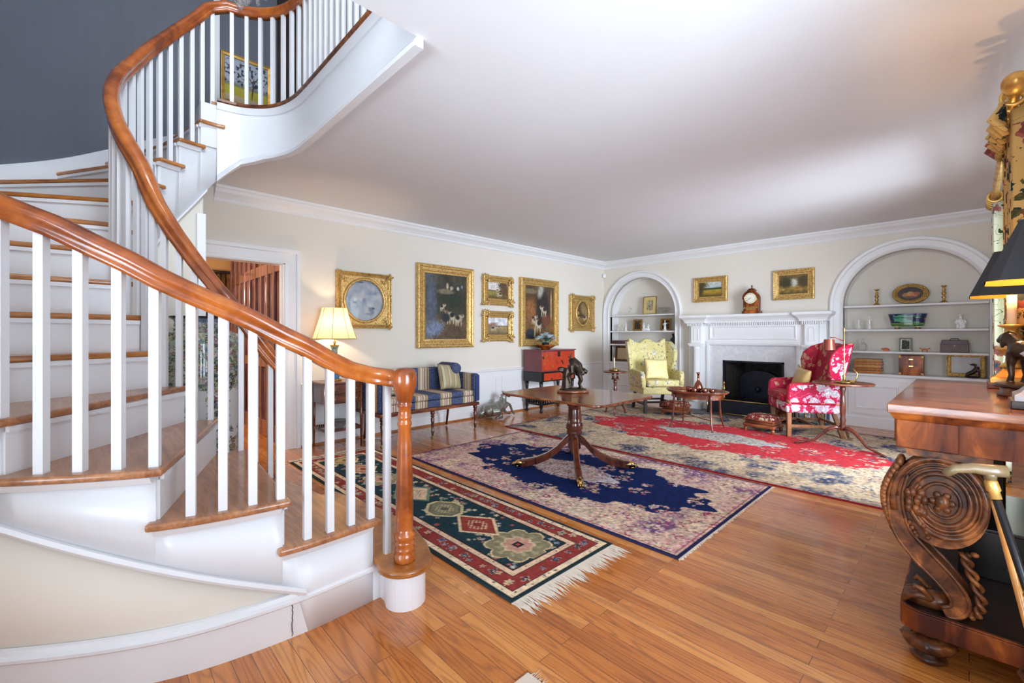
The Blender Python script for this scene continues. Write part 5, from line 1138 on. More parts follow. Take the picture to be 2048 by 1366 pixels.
# scroll supports: spiral volute, S-shaped leg and paw, built in the X-Z plane
def scroll(yc, w=.1):
    a_ = MB(); cxv, czv = cx(-.075), .632
    def sp_(t, k=1.0):   # t in turns from the outer end inward
        r_ = .155*math.exp(-.42*t)*k; a = math.radians(200)-2*PI*t; return (cxv+r_*1.0*math.cos(a)*.92+.005, czv+r_*math.sin(a)*1.18)
    # solid disc behind the rings
    disc = [(cxv+.128*math.cos(a)+.0, czv+.172*math.sin(a)) for a in np.linspace(0, 2*PI, 41)[:-1]]
    a_.prism(disc, cy(yc)-w/2+.012, cy(yc)+w/2-.012, 'y')
    for side in (-1, 1):
        yy = cy(yc)+side*(w/2-.008)
        a_.tube([(*[sp_(t)[0]], yy, sp_(t)[1]) for t in np.linspace(0, 3.0, 90)], [.013-.0028*t for t in np.linspace(0, 3.0, 90)], 8)
        for k in (.90, .80): a_.tube([(sp_(t, k)[0], yy, sp_(t, k)[1]) for t in np.linspace(0.05, 1.15, 40)], .006, 6)
        a_.ell((cxv+.005, yy, czv), (.022, .014, .026), 12, 8)
        for k in range(6): q = 2*PI*k/6; a_.ell((cxv+.005+.026*math.cos(q), yy, czv+.03*math.sin(q)), (.012, .008, .013), 8, 5)
    # cap under the frieze
    a_.tube([(cx(-.17), cy(yc), .806),(cx(-.1), cy(yc), .805),(cx(.03), cy(yc), .8)], [.014,.018,.012], 8)
    a_.box(cx(-.17), cx(.06), cy(yc)-w/2, cy(yc)+w/2, .795, .82)
    # S leg
    C_ = path([(-.2,.72),(-.222,.62),(-.205,.5),(-.15,.42),(-.085,.35),(-.045,.29),(-.05,.245),(-.085,.225)], 6)
    Wd = np.interp(np.linspace(0, 1, len(C_)), [0,.2,.45,.7,.9,1], [.03,.045,.06,.05,.04,.035]); L_ = []; Rr = []
    for i, p in enumerate(C_):
        q0 = C_[max(0, i-1)]; q1 = C_[min(len(C_)-1, i+1)]; d = Vector((q1[0]-q0[0], q1[1]-q0[1])).normalized(); n = Vector((-d.y, d.x))*Wd[i]/2
        L_.append((cx(p[0]+n.x+.02), p[1]+n.y)); Rr.append((cx(p[0]-n.x+.02), p[1]-n.y))
    a_.prism(L_+Rr[::-1], cy(yc)-w/2+.004, cy(yc)+w/2-.004, 'y')
    for S_ in (L_, Rr):
        for side in (-1, 1): a_.tube([(x, cy(yc)+side*(w/2-.006), z) for x, z in S_], .007, 6)
    a_.build('scroll_support', M['walnut'], co)
    lf = MB(); rnd = random.Random(5)
    for k in range(16):
        t = k/15; p = spline([(-.19,.76),(-.232,.66),(-.235,.58),(-.21,.5)], t*2.99); 
        for side in (-1, 0, 1): lf.ell((cx(p[0]), cy(yc)+side*.03, p[1]), (.014, .02, .02), 8, 5)
    for k in range(14):
        lf.ell((cx(-.165+.05*rnd.random()-.0*k), cy(yc)-w/2+.002, .57+.09*rnd.random()), (.012,.012,.018), 8, 5)
    for z, x in ((.535,-.16),(.515,-.152),(.5,-.145),(.49,-.14),(.53,-.12),(.508,-.113),(.49,-.108)): lf.ell((cx(x), cy(yc)-w/2, z), (.008,.008,.009), 8, 5)
    # twisted leaf edge behind the leg
    tw = [(cx(.02-.0+.035*math.sin(2.2*t)*.0+.03*t), 0, .46-.24*t) for t in np.linspace(0, 1, 30)]
    tw = [(cx(p_[0]), p_[1]) for p_ in path([(-.01,.45),(.0,.4),(.02,.34),(.03,.28),(.02,.235),(-.005,.215)], 6)]
    for ph in (0, PI): lf.tube([(x+.011*math.cos(i*.75+ph), cy(yc)+.011*math.sin(i*.75+ph), z) for i, (x, z) in enumerate(tw)], .0085, 7)
    lf.ell((cx(.015), cy(yc)-.02, .458), (.012,.012,.01), 10, 6); lf.build('carved_leaves', M['walnut'], co)
    pw_ = MB()
    pw_.tube([(cx(-.05), cy(yc), .25),(cx(-.09), cy(yc), .24),(cx(-.13), cy(yc), .236),(cx(-.165), cy(yc), .23)], [.03,.036,.034,.022], 12)
    for j in (-1.5,-.5,.5,1.5):
        y = cy(yc)+j*.022; pw_.tube([(cx(-.1), y, .255),(cx(-.135), y, .258),(cx(-.165), y, .245),(cx(-.18), y, .222)], [.013,.015,.014,.009], 8)
    for j in (-1,1): pw_.tube([(cx(-.1), cy(yc)+j*.03, .25),(cx(-.125), cy(yc)+j*.04, .285),(cx(-.145), cy(yc)+j*.045, .295),(cx(-.15), cy(yc)+j*.045, .28)], [.014,.01,.008,.006], 8)
    pw_.build('paw_foot', M['walnut'], co)
scroll(2.345); scroll(3.62)
for y in (2.36, 3.6):
    g = MB(); g.box(cx(.21), cx(.28), cy(y)-.05, cy(y)+.05, .2135, .82); g.build('rear_pilaster', M['mahogv'], co)
# things under and on the console
bx = MB(); bx.box(-.15,.15,-.32,.32,0,.2); bx.box(-.155,.155,-.325,.325,.2,.215); o = bx.build('storage_box', mat('polished dark box', S(26,17,14), .25, coat=.1), None, bev=.003, loc=(.115, 3.1, .2137)); tag(o, 'low glossy dark box standing on the platform under the console table', 'box')
g = MB(); g.box(-.02,.02,-.09,.09,0,.24); o = g.build('black_book', M['blackpaint'], None, bev=.003, loc=(.03, 3.14, .4295), rotz=1.3); tag(o, 'black book standing on the glossy box under the console table', 'book')
gf = thing('gift_box', 'small navy gift box with a green bow under the console table', 'gift box', (.0, 3.34, .4295), .3)
g = MB(); g.box(-.07,.07,-.07,.07,0,.26); g.build('box', mat('navy gift paper', S(32,34,84), .4), gf, bev=.003); g = MB()
for k in range(9): a = k*.7; petal(g, Vector((0,-.075,.2)), Vector((math.cos(a), -.4, math.sin(a))), .07, .02, None)
g.build('bow', mat('green ribbon', S(96,168,120), .5), gf)
# walking sticks in a ring stand
st_ = thing('stick_stand', 'brass ringed walking stick stand at the end of the console table', 'stick stand', (.2, 1.92, 0))
g = MB(); g.tube([(.085*math.cos(a), .085*math.sin(a), .52) for a in np.linspace(0, 2*PI, 33)[:-1]], .009, 8, True); g.build('ring', M['brass'], st_)
g = MB(); g.lathe([(.1,0),(.1,.012),(.09,.02)], (0,0,0), 28)
for k in range(3): a = 2*PI*k/3+.4; g.tube([(.085*math.cos(a), .085*math.sin(a), .01),(.085*math.cos(a), .085*math.sin(a), .52)], .006, 8)
g.build('base', M['iron'], st_)
def stick(name, label, p0, p1, m, horn):
    t = thing(name, label, 'walking stick', p0); v = Vector(p1)-Vector(p0)
    g = MB(); g.tube([(0,0,0), v*.5, v], [.007,.009,.0105], 12); g.build('shaft', m, t)
    if horn:
        g = MB(); g.tube([v*.93, v*.955, v*.96, v*.99, v], [.013,.013,.017,.016,.013], 14); g.build('collar', M['goldsm'], t)
        g = MB(); h_ = v; g.tube([h_+Vector((.035,.01,.03)), h_+Vector((0,0,.028)), h_+Vector((-.035,-.01,.03)), h_+Vector((-.075,-.022,.022)), h_+Vector((-.1,-.03,-.0))], [.018,.019,.016,.014,.012], 14); g.tube([h_, h_+Vector((0,0,.03))], [.015,.016], 12); g.build('handle', M['horn'], t)
    else:
        g = MB(); g.tube([v, v+Vector((-.005,0,.02))], [.014,.015], 12); g.build('handle', M['horn'], t)
stick('walking_stick', 'black walking stick with horn handle and gilt collar leaning by the console', (.235,1.9,.03), (.045,2.0,.815), M['blackpaint'], True)
stick('walking_stick', 'honey coloured wooden walking stick behind the black one', (.19,1.95,.03), (.055,2.06,.74), wood('malacca', S(190,120,50), S(220,156,80), .3, .5, (6,6,2), 4), False)
# lamps
def dark_lamp(label, loc, base_m, rz=0, pw=7):
    t = thing('buffet_lamp', label, 'lamp', loc, rz)
    g = MB(); g.box(-.085,.085,-.085,.085,0,.03); g.build('plinth', M['walnut'] if base_m != 'stone' else M['darkwood'], t, bev=.004)
    m = M['stone'] if base_m == 'stone' else M['goldsm']
    g = MB(); g.prism([(-.075,-.075),(.075,-.075),(.075,.075),(-.075,.075)], .03, .05)
    vs = []; 
    for (w, z) in ((.075,.05),(.06,.06),(.04,.085),(.03,.1)): vs += [(-w,-w,z),(w,-w,z),(w,w,z),(-w,w,z)]
    g.add(vs, [(4*j+i, 4*j+(i+1) % 4, 4*j+4+(i+1) % 4, 4*j+4+i) for j in range(3) for i in range(4)]+[(12,13,14,15)])
    g.lathe([(.03,.1),(.045,.11),(.025,.13),(.022,.16),(.05,.19),(.06,.2),(.035,.22),(.03,.25),(.045,.26),(.02,.28),(.022,.3),(.05,.315),(.05,.32),(.015,.325)], (0,0,0), 24); g.build('candlestick_base', m, t)
    g = MB(); g.lathe([(.018,.32),(.018,.47)], (0,0,0), 16); g.build('candle_sleeve', M['wax'], t)
    # rectangular shade with clipped corners
    def ring(w, d, c, z): return [(-w+c,-d,z),(w-c,-d,z),(w,-d+c,z),(w,d-c,z),(w-c,d,z),(-w+c,d,z),(-w,d-c,z),(-w,-d+c,z)]
    for nm, k, m in (('lamp_shade', 1, M['shadeblk']), ('shade_lining', .975, M['gilt_lin'])):
        g = MB(); a = ring(.15*k,.15*k,.035,.466); b = ring(.062*k,.062*k,.014,.69); g.add(a+b, [(i, (i+1) % 8, 8+(i+1) % 8, 8+i) for i in range(8)]); g.build(nm, m, t)
    bulb('buffet_lamp_bulb', (loc[0], loc[1], loc[2]+.56), pw, (1, .6, .26), .025)
M['stone'] = mat('grey marble lamp base', S(196,190,196), .25, var=.2, vs=8); M['shadeblk'] = mat('black card shade', S(34,34,38), .45); M['gilt_lin'] = mat('gilt shade lining', S(226,170,70), .35, .7)
dark_lamp('nearer black shaded lamp on the console, grey marble base', (.19, 2.5, .9905), 'stone'); dark_lamp('farther black shaded gilt lamp on the console, behind the hound bronze', (.15, 3.36, .9905), 'gilt')
# hound bronze on the console
hb = thing('bronze_hound', 'bronze pointer hound on an oval stepped base on the console table', 'sculpture', (.2, 2.93, .9905), math.radians(122))
g = MB(); g.lathe([(.13,0),(.135,.01),(.12,.02),(.125,.035),(.115,.04)], (0,0,0), 36, sy=.8); g.build('base', M['walnut'], hb)
g = MB(); g.lathe([(.145,.04),(.15,.046),(.145,.055)], (0,0,0), 36, sy=.75)
g.tube([(-.1,0,.19),(-.05,0,.2),(.02,0,.19),(.07,0,.2),(.1,0,.215)], [.03,.036,.034,.044,.035], 12)
g.tube([(.09,0,.22),(.12,0,.245),(.14,0,.258)], [.033,.026,.026], 10); g.tube([(.13,0,.262),(.165,-.004,.256),(.2,-.006,.24)], [.028,.022,.013], 10)
for sy in (-1,1):
    g.ell((.135,sy*.026,.235), (.014,.007,.028), 8, 6); g.tube([(.085,sy*.022,.19),(.09,sy*.026,.13),(.085,sy*.026,.09),(.095,sy*.026,.058)], [.024,.014,.011,.013], 8)
    g.tube([(-.09,sy*.022,.19),(-.07,sy*.028,.14),(-.105,sy*.028,.11),(-.09,sy*.028,.058)], [.03,.02,.011,.013], 8)
g.tube([(-.12,0,.205),(-.16,0,.22),(-.2,0,.21)], [.012,.009,.005], 6); g.tube([(.02,-.05,.06),(.06,-.06,.065)], [.016,.012], 8)
g.build('hound_body', M['bronze'], hb, remesh=.0045)
# ================================================================== CURTAINS
rodz = 2.46
rod = thing('curtain_rod', 'long fluted gilt curtain rod running below the crown above the window', 'curtain rod', (.155, 4.6, rodz))
g = MB(); g.lathe([(.024,-1.35),(.024,1.35)], (0,0,0), 24, flute=-.12, fn=12); g.xf(Matrix.Rotation(PI/2, 4, 'X')); g.build('pole', M['goldsm'], rod)
for sy, e in ((-1, -1.35), (1, 1.35)):
    g = MB(); g.lathe([(.03,0),(.042,.01),(.034,.02),(.042,.04),(.05,.06),(.05,.085),(.03,.11),(.012,.12),(.002,.123)], (0,0,0), 24); g.xf(Matrix.Translation((0, e, 0)) @ Matrix.Rotation(PI/2*(-sy), 4, 'X')); g.build('finial', M['goldsm'], rod)
for y in (-1.1, 1.1): g = MB(); g.tube([(0,y,-.02),(.15,y,-.03),(.262,y,-.03)], .014, 8); g.box(.25,.262,y-.03,y+.03,-.08,.02); g.build('bracket', M['goldsm'], rod)
for y in (-1.29,-1.2,-1.08,-.97,-.85,-.72,-.6,1.0,1.08,1.16,1.25):
    g = MB(); g.tube([(.043*math.cos(a), y, -.012+.043*math.sin(a)) for a in np.linspace(0, 2*PI, 25)[:-1]], .009, 8, True); g.build('ring', M['goldsm'], rod)
g = MB(); wavy(g, .2, 3.3, 4.2, .02, 2.40, .055, 8, nv=30)
g.v = [((.34+(x-.2)*.6) if z < .9 else (x if z > 1.15 else (lambda k: x*k+(.34+(x-.2)*.6)*(1-k))((z-.9)/.25)), y, z) for x, y, z in g.v]
o = g.build('curtain', M['curtain'], None); sd = o.modifiers.new('s', 'SOLIDIFY'); sd.thickness = .004; tag(o, 'nearer long yellow chintz curtain with birds and blossoms behind the console lamps', 'curtain')
g = MB()
for k in range(9): a = 3.28+.07*k; g.tube([(.12,a,2.42),(.085+.02*(k % 2),a+.03,2.35),(.13,a+.02,2.28)], [.012,.035,.015], 6, flat=.5)
o = g.build('curtain_heading', M['curtain'], None); o.parent = [x for x in sc.objects if x.name == 'curtain.001'][0] if 'curtain.001' in sc.objects else None
g = MB(); wavy(g, .2, 5.55, 6.0, .02, 2.40, .06, 5, nv=14); o = g.build('curtain', M['curtainpale'], None); sd = o.modifiers.new('s', 'SOLIDIFY'); sd.thickness = .004; tag(o, 'farther daylit pale chintz curtain at the edge of the right bookcase, glowing with daylight', 'curtain')
# ================================================================== CLOCK AND SHELF PIECES
ck = thing('mantel_clock', 'wooden bracket clock with round white dial standing on the mantel shelf', 'clock', (-2.36, 7.49, 1.596), 0)
g = MB(); g.box(-.125,.125,-.075,.075,0,.04); g.build('base', M['flame'], ck, bev=.004)
g = MB(); g.prism([(-.105,.04),(.105,.04),(.105,.24)]+arc(0,.24,.105,0,180,14)+[(-.105,.24)], -.065,.065,'y'); g.build('case', M['flame'], ck)
g = MB(); g.tube([(a, -.067, b) for a, b in arc(0,.24,.112,-8,188,18)], .01, 8); g.box(-.05,.05,-.05,.05,.345,.375); g.box(-.035,.035,-.04,.04,.375,.39); g.build('pediment', M['flame'], ck)
g = MB(); g.lathe([(.008,.39),(.014,.4),(.006,.41),(.014,.425),(.004,.445),(.001,.45)], (0,0,0), 12); g.build('finial', M['bronze'], ck)
g = MB(); g.box(-.07,.07,-.07,-.064,.055,.105); g.build('brass_grille', M['goldold'], ck)
for x in (-.09,.09): g = MB(); g.tube([(x,-.068,.05),(x,-.068,.13)], .007, 8); g.build('colonnette', M['brass'], ck)
g = MB(); g.tube([(.088*math.cos(a), -.068, .235+.088*math.sin(a)) for a in np.linspace(0, 2*PI, 33)[:-1]], .007, 8, True); g.build('bezel', M['brass'], ck)
g = MB(); g.lathe([(.086,0),(.086,.004)], (0,0,0), 36); g.xf(Matrix.Translation((0,-.066,.235)) @ Matrix.Rotation(PI/2, 4, 'X')); o = g.build('dial', mat('ivory dial', S(240,234,214), .4), ck)
cu_ = bpy.data.curves.new
def text(name, body_, size, loc, rot, m, parent):
    c = bpy.data.curves.new(name, 'FONT'); c.body = body_; c.size = size; c.align_x = 'CENTER'; c.align_y = 'CENTER'; c.extrude = .0004
    o = bpy.data.objects.new(name, c); dg = bpy.data.meshes.new_from_object(o); bpy.data.objects.remove(o)
    o = bpy.data.objects.new(name, dg); sc.collection.objects.link(o); dg.materials.append(m); o.parent = parent; o.location = loc; o.rotation_euler = rot; return o
for k, s_ in enumerate(['XII','I','II','III','IV','V','VI','VII','VIII','IX','X','XI']):
    a = PI/2-2*PI*k/12; text('numeral', s_, .02, (.067*math.cos(a), -.0712, .235+.067*math.sin(a)), (PI/2, 0, 0), M['iron'], ck)
for nm, L_, a in (('hour_hand', .04, 250), ('minute_hand', .066, 232)):
    a = math.radians(90-a-15 if nm == 'hour_hand' else 90-a); d = Vector((math.cos(a), 0, math.sin(a))); g = MB(); g.bar(Vector((0,-.074,.235))-d*.01, Vector((0,-.074,.235))+d*L_, .004, .002); g.build(nm, M['iron'], ck)
def shelf_y(d=.15): return FY+d
def tagm(mb, name, m, label, cat, loc, rz=0, group=None, **k):
    o = mb.build(name, m, None, loc=loc, rotz=rz, **k); return tag(o, label, cat, group)
def candlestick(label, loc, group):
    g = MB(); g.lathe([(.045,0),(.045,.006),(.03,.02),(.014,.035),(.014,.06),(.026,.075),(.014,.09),(.012,.1),(.024,.115),(.024,.13),(.012,.145),(.02,.165),(.012,.18),(.014,.2),(.03,.215),(.03,.22),(.012,.222)], (0,0,0), 22); tagm(g, 'brass_candlestick', M['brass'], label, 'candlestick', loc, 0, group)
sR = (1.666, 1.338, 1.041, .736); sL = (1.656, 1.341, 1.081, .726)
candlestick('brass candlestick left of the oval fruit painting on the top shelf', (-.88, 7.8, sR[0]), 'brass candlesticks on the top shelf'); candlestick('brass candlestick right of the oval fruit painting on the top shelf', (-.22, 7.8, sR[0]), 'brass candlesticks on the top shelf')
ov = thing('oval_painting', 'oval gilt framed painting of fruit leaning on the top shelf of the right bookcase', 'picture', (-.54, 7.83, sR[0]+.003)); ov.rotation_euler = (-.12, 0, 0)
g = MB(); 
for rr, tt_, yy in ((1.0,.014,0),(.9,.012,-.006),(.8,.01,0)): g.tube([(.17*rr*math.cos(a), yy, .138+.122*rr*math.sin(a)) for a in np.linspace(0, 2*PI, 41)[:-1]], tt_, 8, True)
g.build('frame', M['goldold'], ov)
painted('painting', ov, M['canvas'], 1, 1, 50, 40, p_fruit, lambda u, v: (lambda a, b: np.stack([.14*a*np.sqrt(1-b*b/2), np.full_like(a, -.004), .138+.1*b*np.sqrt(1-a*a/2)], -1))(2*u-1, 2*v-1))
def figurine(seed, h, w):
    rnd = random.Random(seed); g = MB(); g.lathe([(w*.5,0),(w*.5,h*.06),(w*.35,h*.08)], (0,0,0), 14); s_ = rnd.choice((-1, 1))
    g.tube([(-w*.12,0,h*.06),(-w*.1,0,h*.3),(0,0,h*.45)], [w*.14,w*.13,w*.2], 8); g.tube([(w*.14,0,h*.06),(w*.1,.01,h*.3),(0,0,h*.45)], [w*.14,w*.13,w*.2], 8)
    g.tube([(0,0,h*.42),(0,0,h*.6),(0,0,h*.74),(0,0,h*.8)], [w*.22,w*.2,w*.24,w*.1], 10); g.ell((0,0,h*.88), (w*.13,w*.13,h*.075), 10, 7)
    g.tube([(s_*w*.2,0,h*.72),(s_*w*.4,-.01,h*.6),(s_*w*.25,-.02,h*.5)], [w*.08,w*.07,w*.06], 6); g.tube([(-s_*w*.2,0,h*.72),(-s_*w*.42,0,h*.62),(-s_*w*.45,0,h*.78)], [w*.08,w*.07,w*.06], 6)
    g.lathe([(w*.2,h*.92),(w*.12,h*.94),(w*.1,h)], (0,0,0), 10); return g
tagm(figurine(1,.18,.06), 'porcelain_figurine', M['porc'], 'leftmost white porcelain figurine on the right bookcase', 'figurine', (-1.075, 7.8, sR[1]), remesh=.003)
tagm(figurine(2,.185,.065), 'porcelain_figurine', M['porc'], 'white porcelain figurine between the leftmost one and the blue planter', 'figurine', (-.955, 7.8, sR[1]), remesh=.003)
g = MB(); g.lathe([(.045,0),(.045,.01),(.04,.02)], (0,0,0), 16); g.tube([(0,0,.01),(0,.0,.06),(0,0,.11),(0,0,.13)], [.042,.04,.035,.015], 12); g.ell((0,0,.148), (.018,.018,.02), 10, 7); g.lathe([(.034,.158),(.02,.163),(.015,.175)], (0,0,0), 12)
for s_ in (-1,1): g.tube([(s_*.03,0,.11),(s_*.045,-.02,.07),(s_*.02,-.045,.06)], [.015,.013,.01], 8); g.tube([(s_*.02,-.01,.03),(s_*.025,-.05,.04),(s_*.025,-.055,.005)], [.02,.016,.012], 8)
tagm(g, 'porcelain_figurine', M['porc'], 'seated white porcelain figure in a hat at the right of the blue planter', 'figurine', (-.07, 7.8, sR[1]), remesh=.003)
def p_plant(u, v):
    c = np.zeros(u.shape+(3,))+np.array((26,28,76.)); n = fbm(u, v, 14, 5); e = (np.abs(((u*2) % 1)-.5) > .28); c = lerp(c, (90,170,130), (n-.5)*12*e*(v > .3)); c = lerp(c, (90,140,60), (v < .24)*(.7+.3*n)); c = lerp(c, (150,176,80), (abs(v-.27) < .03)*.8)
    for cx0 in (.25,.75):
        for a in ((cx0+.0,.58,.05,.09),(cx0+.05,.62,.02,.06),(cx0-.05,.6,.03,.07)): c = blob(c, u, v, a[0], a[1], a[2], a[3], (206,140,90), 0, .3)
        for q in (-.05,-.02,.03,.06): c = blob(c, u, v, cx0+q, .45, .006, .1, (206,150,100), 0, .3)
    return lerp(c, (40,60,110), (v > .95)*1.)
pl = thing('majolica_planter', 'oval cobalt blue and green glazed planter with animals on the right bookcase', 'planter', (-.565, 7.8, sR[1]))
painted('planter_body', pl, M['glaze'], 1, 1, 160, 40, p_plant, lambda u, v: (lambda k: np.stack([.185*k*np.sign(np.cos(2*PI*u-PI/2))*np.abs(np.cos(2*PI*u-PI/2))**.7, .085*k*np.sign(np.sin(2*PI*u-PI/2))*np.abs(np.sin(2*PI*u-PI/2))**.7, .03+.17*v], -1))(.86+.19*v-.1*(v < .1)*(.1-v)*10))
g = MB(); g.box(-.15,.15,-.06,.06,.028,.034); g.build('planter_base', M['verdi'], pl)
for s_ in (-1,1): g = MB(); g.lathe([(.03,0),(.035,.01),(.022,.02),(.035,.032)], (s_*.1,0,0), 12); g.build('foot', M['goldold'], pl)
g = MB(); g.lathe([(.03,0),(.045,.01),(.05,.04),(.045,.07),(.05,.075),(.03,.1),(.012,.11),(.015,.125),(.006,.14),(.016,.155),(.002,.168)], (0,0,0), 24, flute=.05, fn=14); tagm(g, 'glass_jar', M['glass'], 'lidded cut glass jar beside the top of the crimson armchair', 'jar', (-1.03, 7.8, sR[2]))
fx = mat('fox red glaze', S(206,110,54), .35)
g = MB(); g.tube([(-.03,0,.022),(.0,0,.026),(.025,0,.02)], [.018,.022,.016], 10); g.ell((-.035,-.01,.03), (.014,.012,.012), 8, 6); g.tube([(.03,0,.02),(.02,-.03,.015),(-.02,-.035,.012)], [.012,.014,.006], 8); tagm(g, 'fox_figurine', fx, 'curled sleeping orange fox figurine left of the silver photo frame', 'figurine', (-.78, 7.78, sR[2]), remesh=.003)
g = MB(); g.tube([(-.025,0,.035),(.0,0,.035),(.025,0,.035)], [.01,.01,.011], 8); g.ell((-.035,0,.044), (.013,.009,.009), 8, 6); g.tube([(.03,0,.038),(.05,0,.045),(.06,0,.04)], [.006,.009,.004], 8)
for x in (-.022,-.014,.02,.028): g.tube([(x,.005*(1 if x*100 % 2 else -1),.03),(x*1.1,0,.0)], [.005,.004], 6)
for s_ in (-1,1): g.tube([(-.036,s_*.005,.05),(-.036,s_*.006,.06)], [.004,.001], 5)
tagm(g, 'fox_figurine', fx, 'standing orange fox figurine right of the silver photo frame', 'figurine', (-.4, 7.78, sR[2]), remesh=.002)
picture('photo_frame', 'ornate silver photo frame between the two orange foxes', 'photo frame', .13, .175, .026, .02, p_dark(3), (-.585, 7.83, sR[2]+.09), 0, m='silver', n=40, canvas='print', lean=.1, pname='photograph')
bg_ = thing('leather_case', 'brown leather doctor case with metal clasp on the right bookcase', 'case', (-.125, 7.8, sR[2]))
LE = mat('dark brown leather', S(84,44,36), .4, var=.3, vs=12); g = MB(); g.prism([(-.128,.0),(.128,0),(.126,.1),(.115,.155),(-.115,.155),(-.126,.1)], -.06,.06,'y'); g.build('body', LE, bg_, bev=.006)
g = MB(); g.box(-.128,.128,-.063,.063,.1,.106); g.tube([(-.04,0,.15),(-.035,0,.172),(.035,0,.172),(.04,0,.15)], .005, 6); g.build('handle', M['iron'], bg_); g = MB(); g.ell((.0,-.062,.085), (.008,.004,.01)); g.ell((-.07,-.062,.08), (.006,.004,.006)); g.build('clasp', M['brass'], bg_)
# leather books lying in a stack
bl = ['bottom','second','third','fourth','fifth','top']; bc = [(196,120,60),(176,104,44),(210,150,84),(190,112,52),(186,130,70),(120,84,50)]
for i in range(5):
    zz = .736+i*.039; w_ = .3-.006*(i % 3); bk = thing('leather_book', bl[i if i < 4 else 5]+' of the five tan leather books stacked behind the crimson armchair', 'book', (-.965+.006*(i % 2), 7.78, zz), 0, 'leather books stacked on the right bookcase')
    g = MB(); g.box(-w_/2, w_/2, -.1, -.085, .001, .038); g.box(-w_/2, w_/2, -.1, .1, .001, .004); g.box(-w_/2, w_/2, -.1, .1, .035, .038); g.build('cover', mat('tan leather %d' % i, S(*bc[i]), .5, var=.3, vs=30), bk, bev=.001, seg=1)
    g = MB(); 
    for x in (-.1,-.05,0,.05,.1): g.box(x-.003, x+.003, -.1025, -.0985, .001, .038)
    g.build('gilt_bands', M['goldold'], bk); g = MB(); g.box(-w_/2+.004, w_/2-.004, -.084, .096, .004, .035); g.build('pages', M['white'], bk)
wb_ = thing('writing_box', 'brass cornered wooden writing box on the counter of the right bookcase', 'box', (-.525, 7.8, .736))
g = MB(); g.box(-.12,.12,-.08,.08,0,.255); g.build('box', M['flame'], wb_, bev=.004); g = MB(); g.box(-.121,.121,-.081,.081,.136,.14); g.build('lid_line', M['darkwood'], wb_)
g = MB(); g.box(-.02,.02,-.083,-.08,.11,.125); g.box(-.02,.02,-.083,-.08,.2,.212)
g.build('brass_plate', M['brass'], wb_)
for sx in (-1,1):
    for z in (0,.225): g = MB(); g.box(sx*.122-.025*(sx > 0), sx*.122+.025*(sx < 0), -.083, -.055, z, z+.03); g.build('brass_corner', M['goldold'], wb_)
picture('wall_mirror', 'plain gilt framed mirror leaning on the counter at the right bookcase end', 'mirror', .34, .29, .045, .03, lambda u, v: ground(u, v, [(0,(206,206,208)),(1,(214,214,216))]), (-.03, 7.86, .885), 0, prof='flat', m='goldold', n=12, canvas='print', lean=.1, pname='painted_reflection')  # mirror's pale reflection is painted on as a grey tone, surface stays matte
g = MB(); g.ell((0,0,.012), (.07,.04,.012)); g.tube([(-.05,0,.04),(0,0,.07),(.03,0,.1),(.04,0,.14)], [.02,.026,.028,.02], 10); g.tube([(.03,0,.15),(.0,0,.165),(-.02,0,.16)], [.018,.014,.008], 8)
for s_ in (-1,1): g.tube([(-.04,s_*.012,.04),(-.06,s_*.015,.02),(-.04,s_*.015,.01)], [.016,.01,.008], 8); g.tube([(.045,s_*.012,.11),(.055,s_*.015,.06),(.05,s_*.015,.015)], [.014,.009,.007], 8)
g.tube([(-.02,.0,.165),(-.04,0,.18)], [.004,.003], 5); tagm(g, 'bronze_dog', M['bronze'], 'small bronze dog in front of the leaning mirror', 'sculpture', (.03, 7.76, .736), remesh=.003)
# left bookcase
g = MB(); g.tube([(-.06,0,.05),(0,0,.07),(.06,0,.06)], [.012,.02,.012], 10); g.tube([(.05,0,.07),(.07,0,.12),(.1,0,.13)], [.012,.01,.006], 8)
for x in (-.05,.05): g.tube([(x,0,.05),(x*1.2,0,0)], [.008,.006], 6)
g.tube([(.07,0,.12),(.02,0,.17),(-.02,0,.15)], [.006,.006,.003], 6); tagm(g, 'crystal_animal', M['glass'], 'clear crystal animal on the top shelf of the left bookcase', 'figurine', (-4.75, 7.8, sL[0]))
picture('framed_print', 'small engraving with wide cream mount on the top left bookcase shelf', 'picture', .28, .35, .012, .016, p_sketch, (-4.3, 7.86, sL[0]+.178), 0, prof='flat', m='goldold', n=50, canvas='print', lean=.1, pname='print')
g = MB(); g.lathe([(.05,0),(.04,.01),(.02,.02),(.06,.04),(.1,.09),(.11,.12),(.106,.12),(.09,.08),(.0,.035)], (0,0,0), 28, flute=.05, fn=18, cap=False); tagm(g, 'crystal_bowl', M['glass'], 'cut crystal bowl on the top shelf of the left bookcase', 'bowl', (-3.97, 7.8, sL[0]))
picture('small_painting', 'small dark framed painting behind the white figures on the left bookcase', 'picture', .2, .225, .03, .02, p_dark(11), (-4.56, 7.86, sL[1]+.115), 0, prof='flat', m='goldold', n=36, lean=.1)
picture('small_painting', 'small dark framed portrait behind the rightmost white figurine, left bookcase', 'picture', .21, .225, .03, .02, p_dark(17), (-3.97, 7.86, sL[1]+.115), 0, prof='flat', m='goldold', n=36, lean=.1)
tagm(figurine(5,.18,.075), 'porcelain_figurine', M['porc'], 'white porcelain figurine left of the small dark painting, left bookcase', 'figurine', (-4.77, 7.76, sL[1]), remesh=.003)
tagm(figurine(6,.195,.085), 'porcelain_figurine', M['porc'], 'white porcelain figurine before the dark portrait, rightmost on the left bookcase', 'figurine', (-3.94, 7.76, sL[1]), remesh=.003)
g = figurine(7,.15,.08); g2 = figurine(8,.13,.08); n0 = len(g.v); g.v = [(x-.045, y, z) for x, y, z in g.v]; g.add([(x+.05, y, z) for x, y, z in g2.v], g2.f, True); g.ell((0,0,.03), (.09,.03,.03))
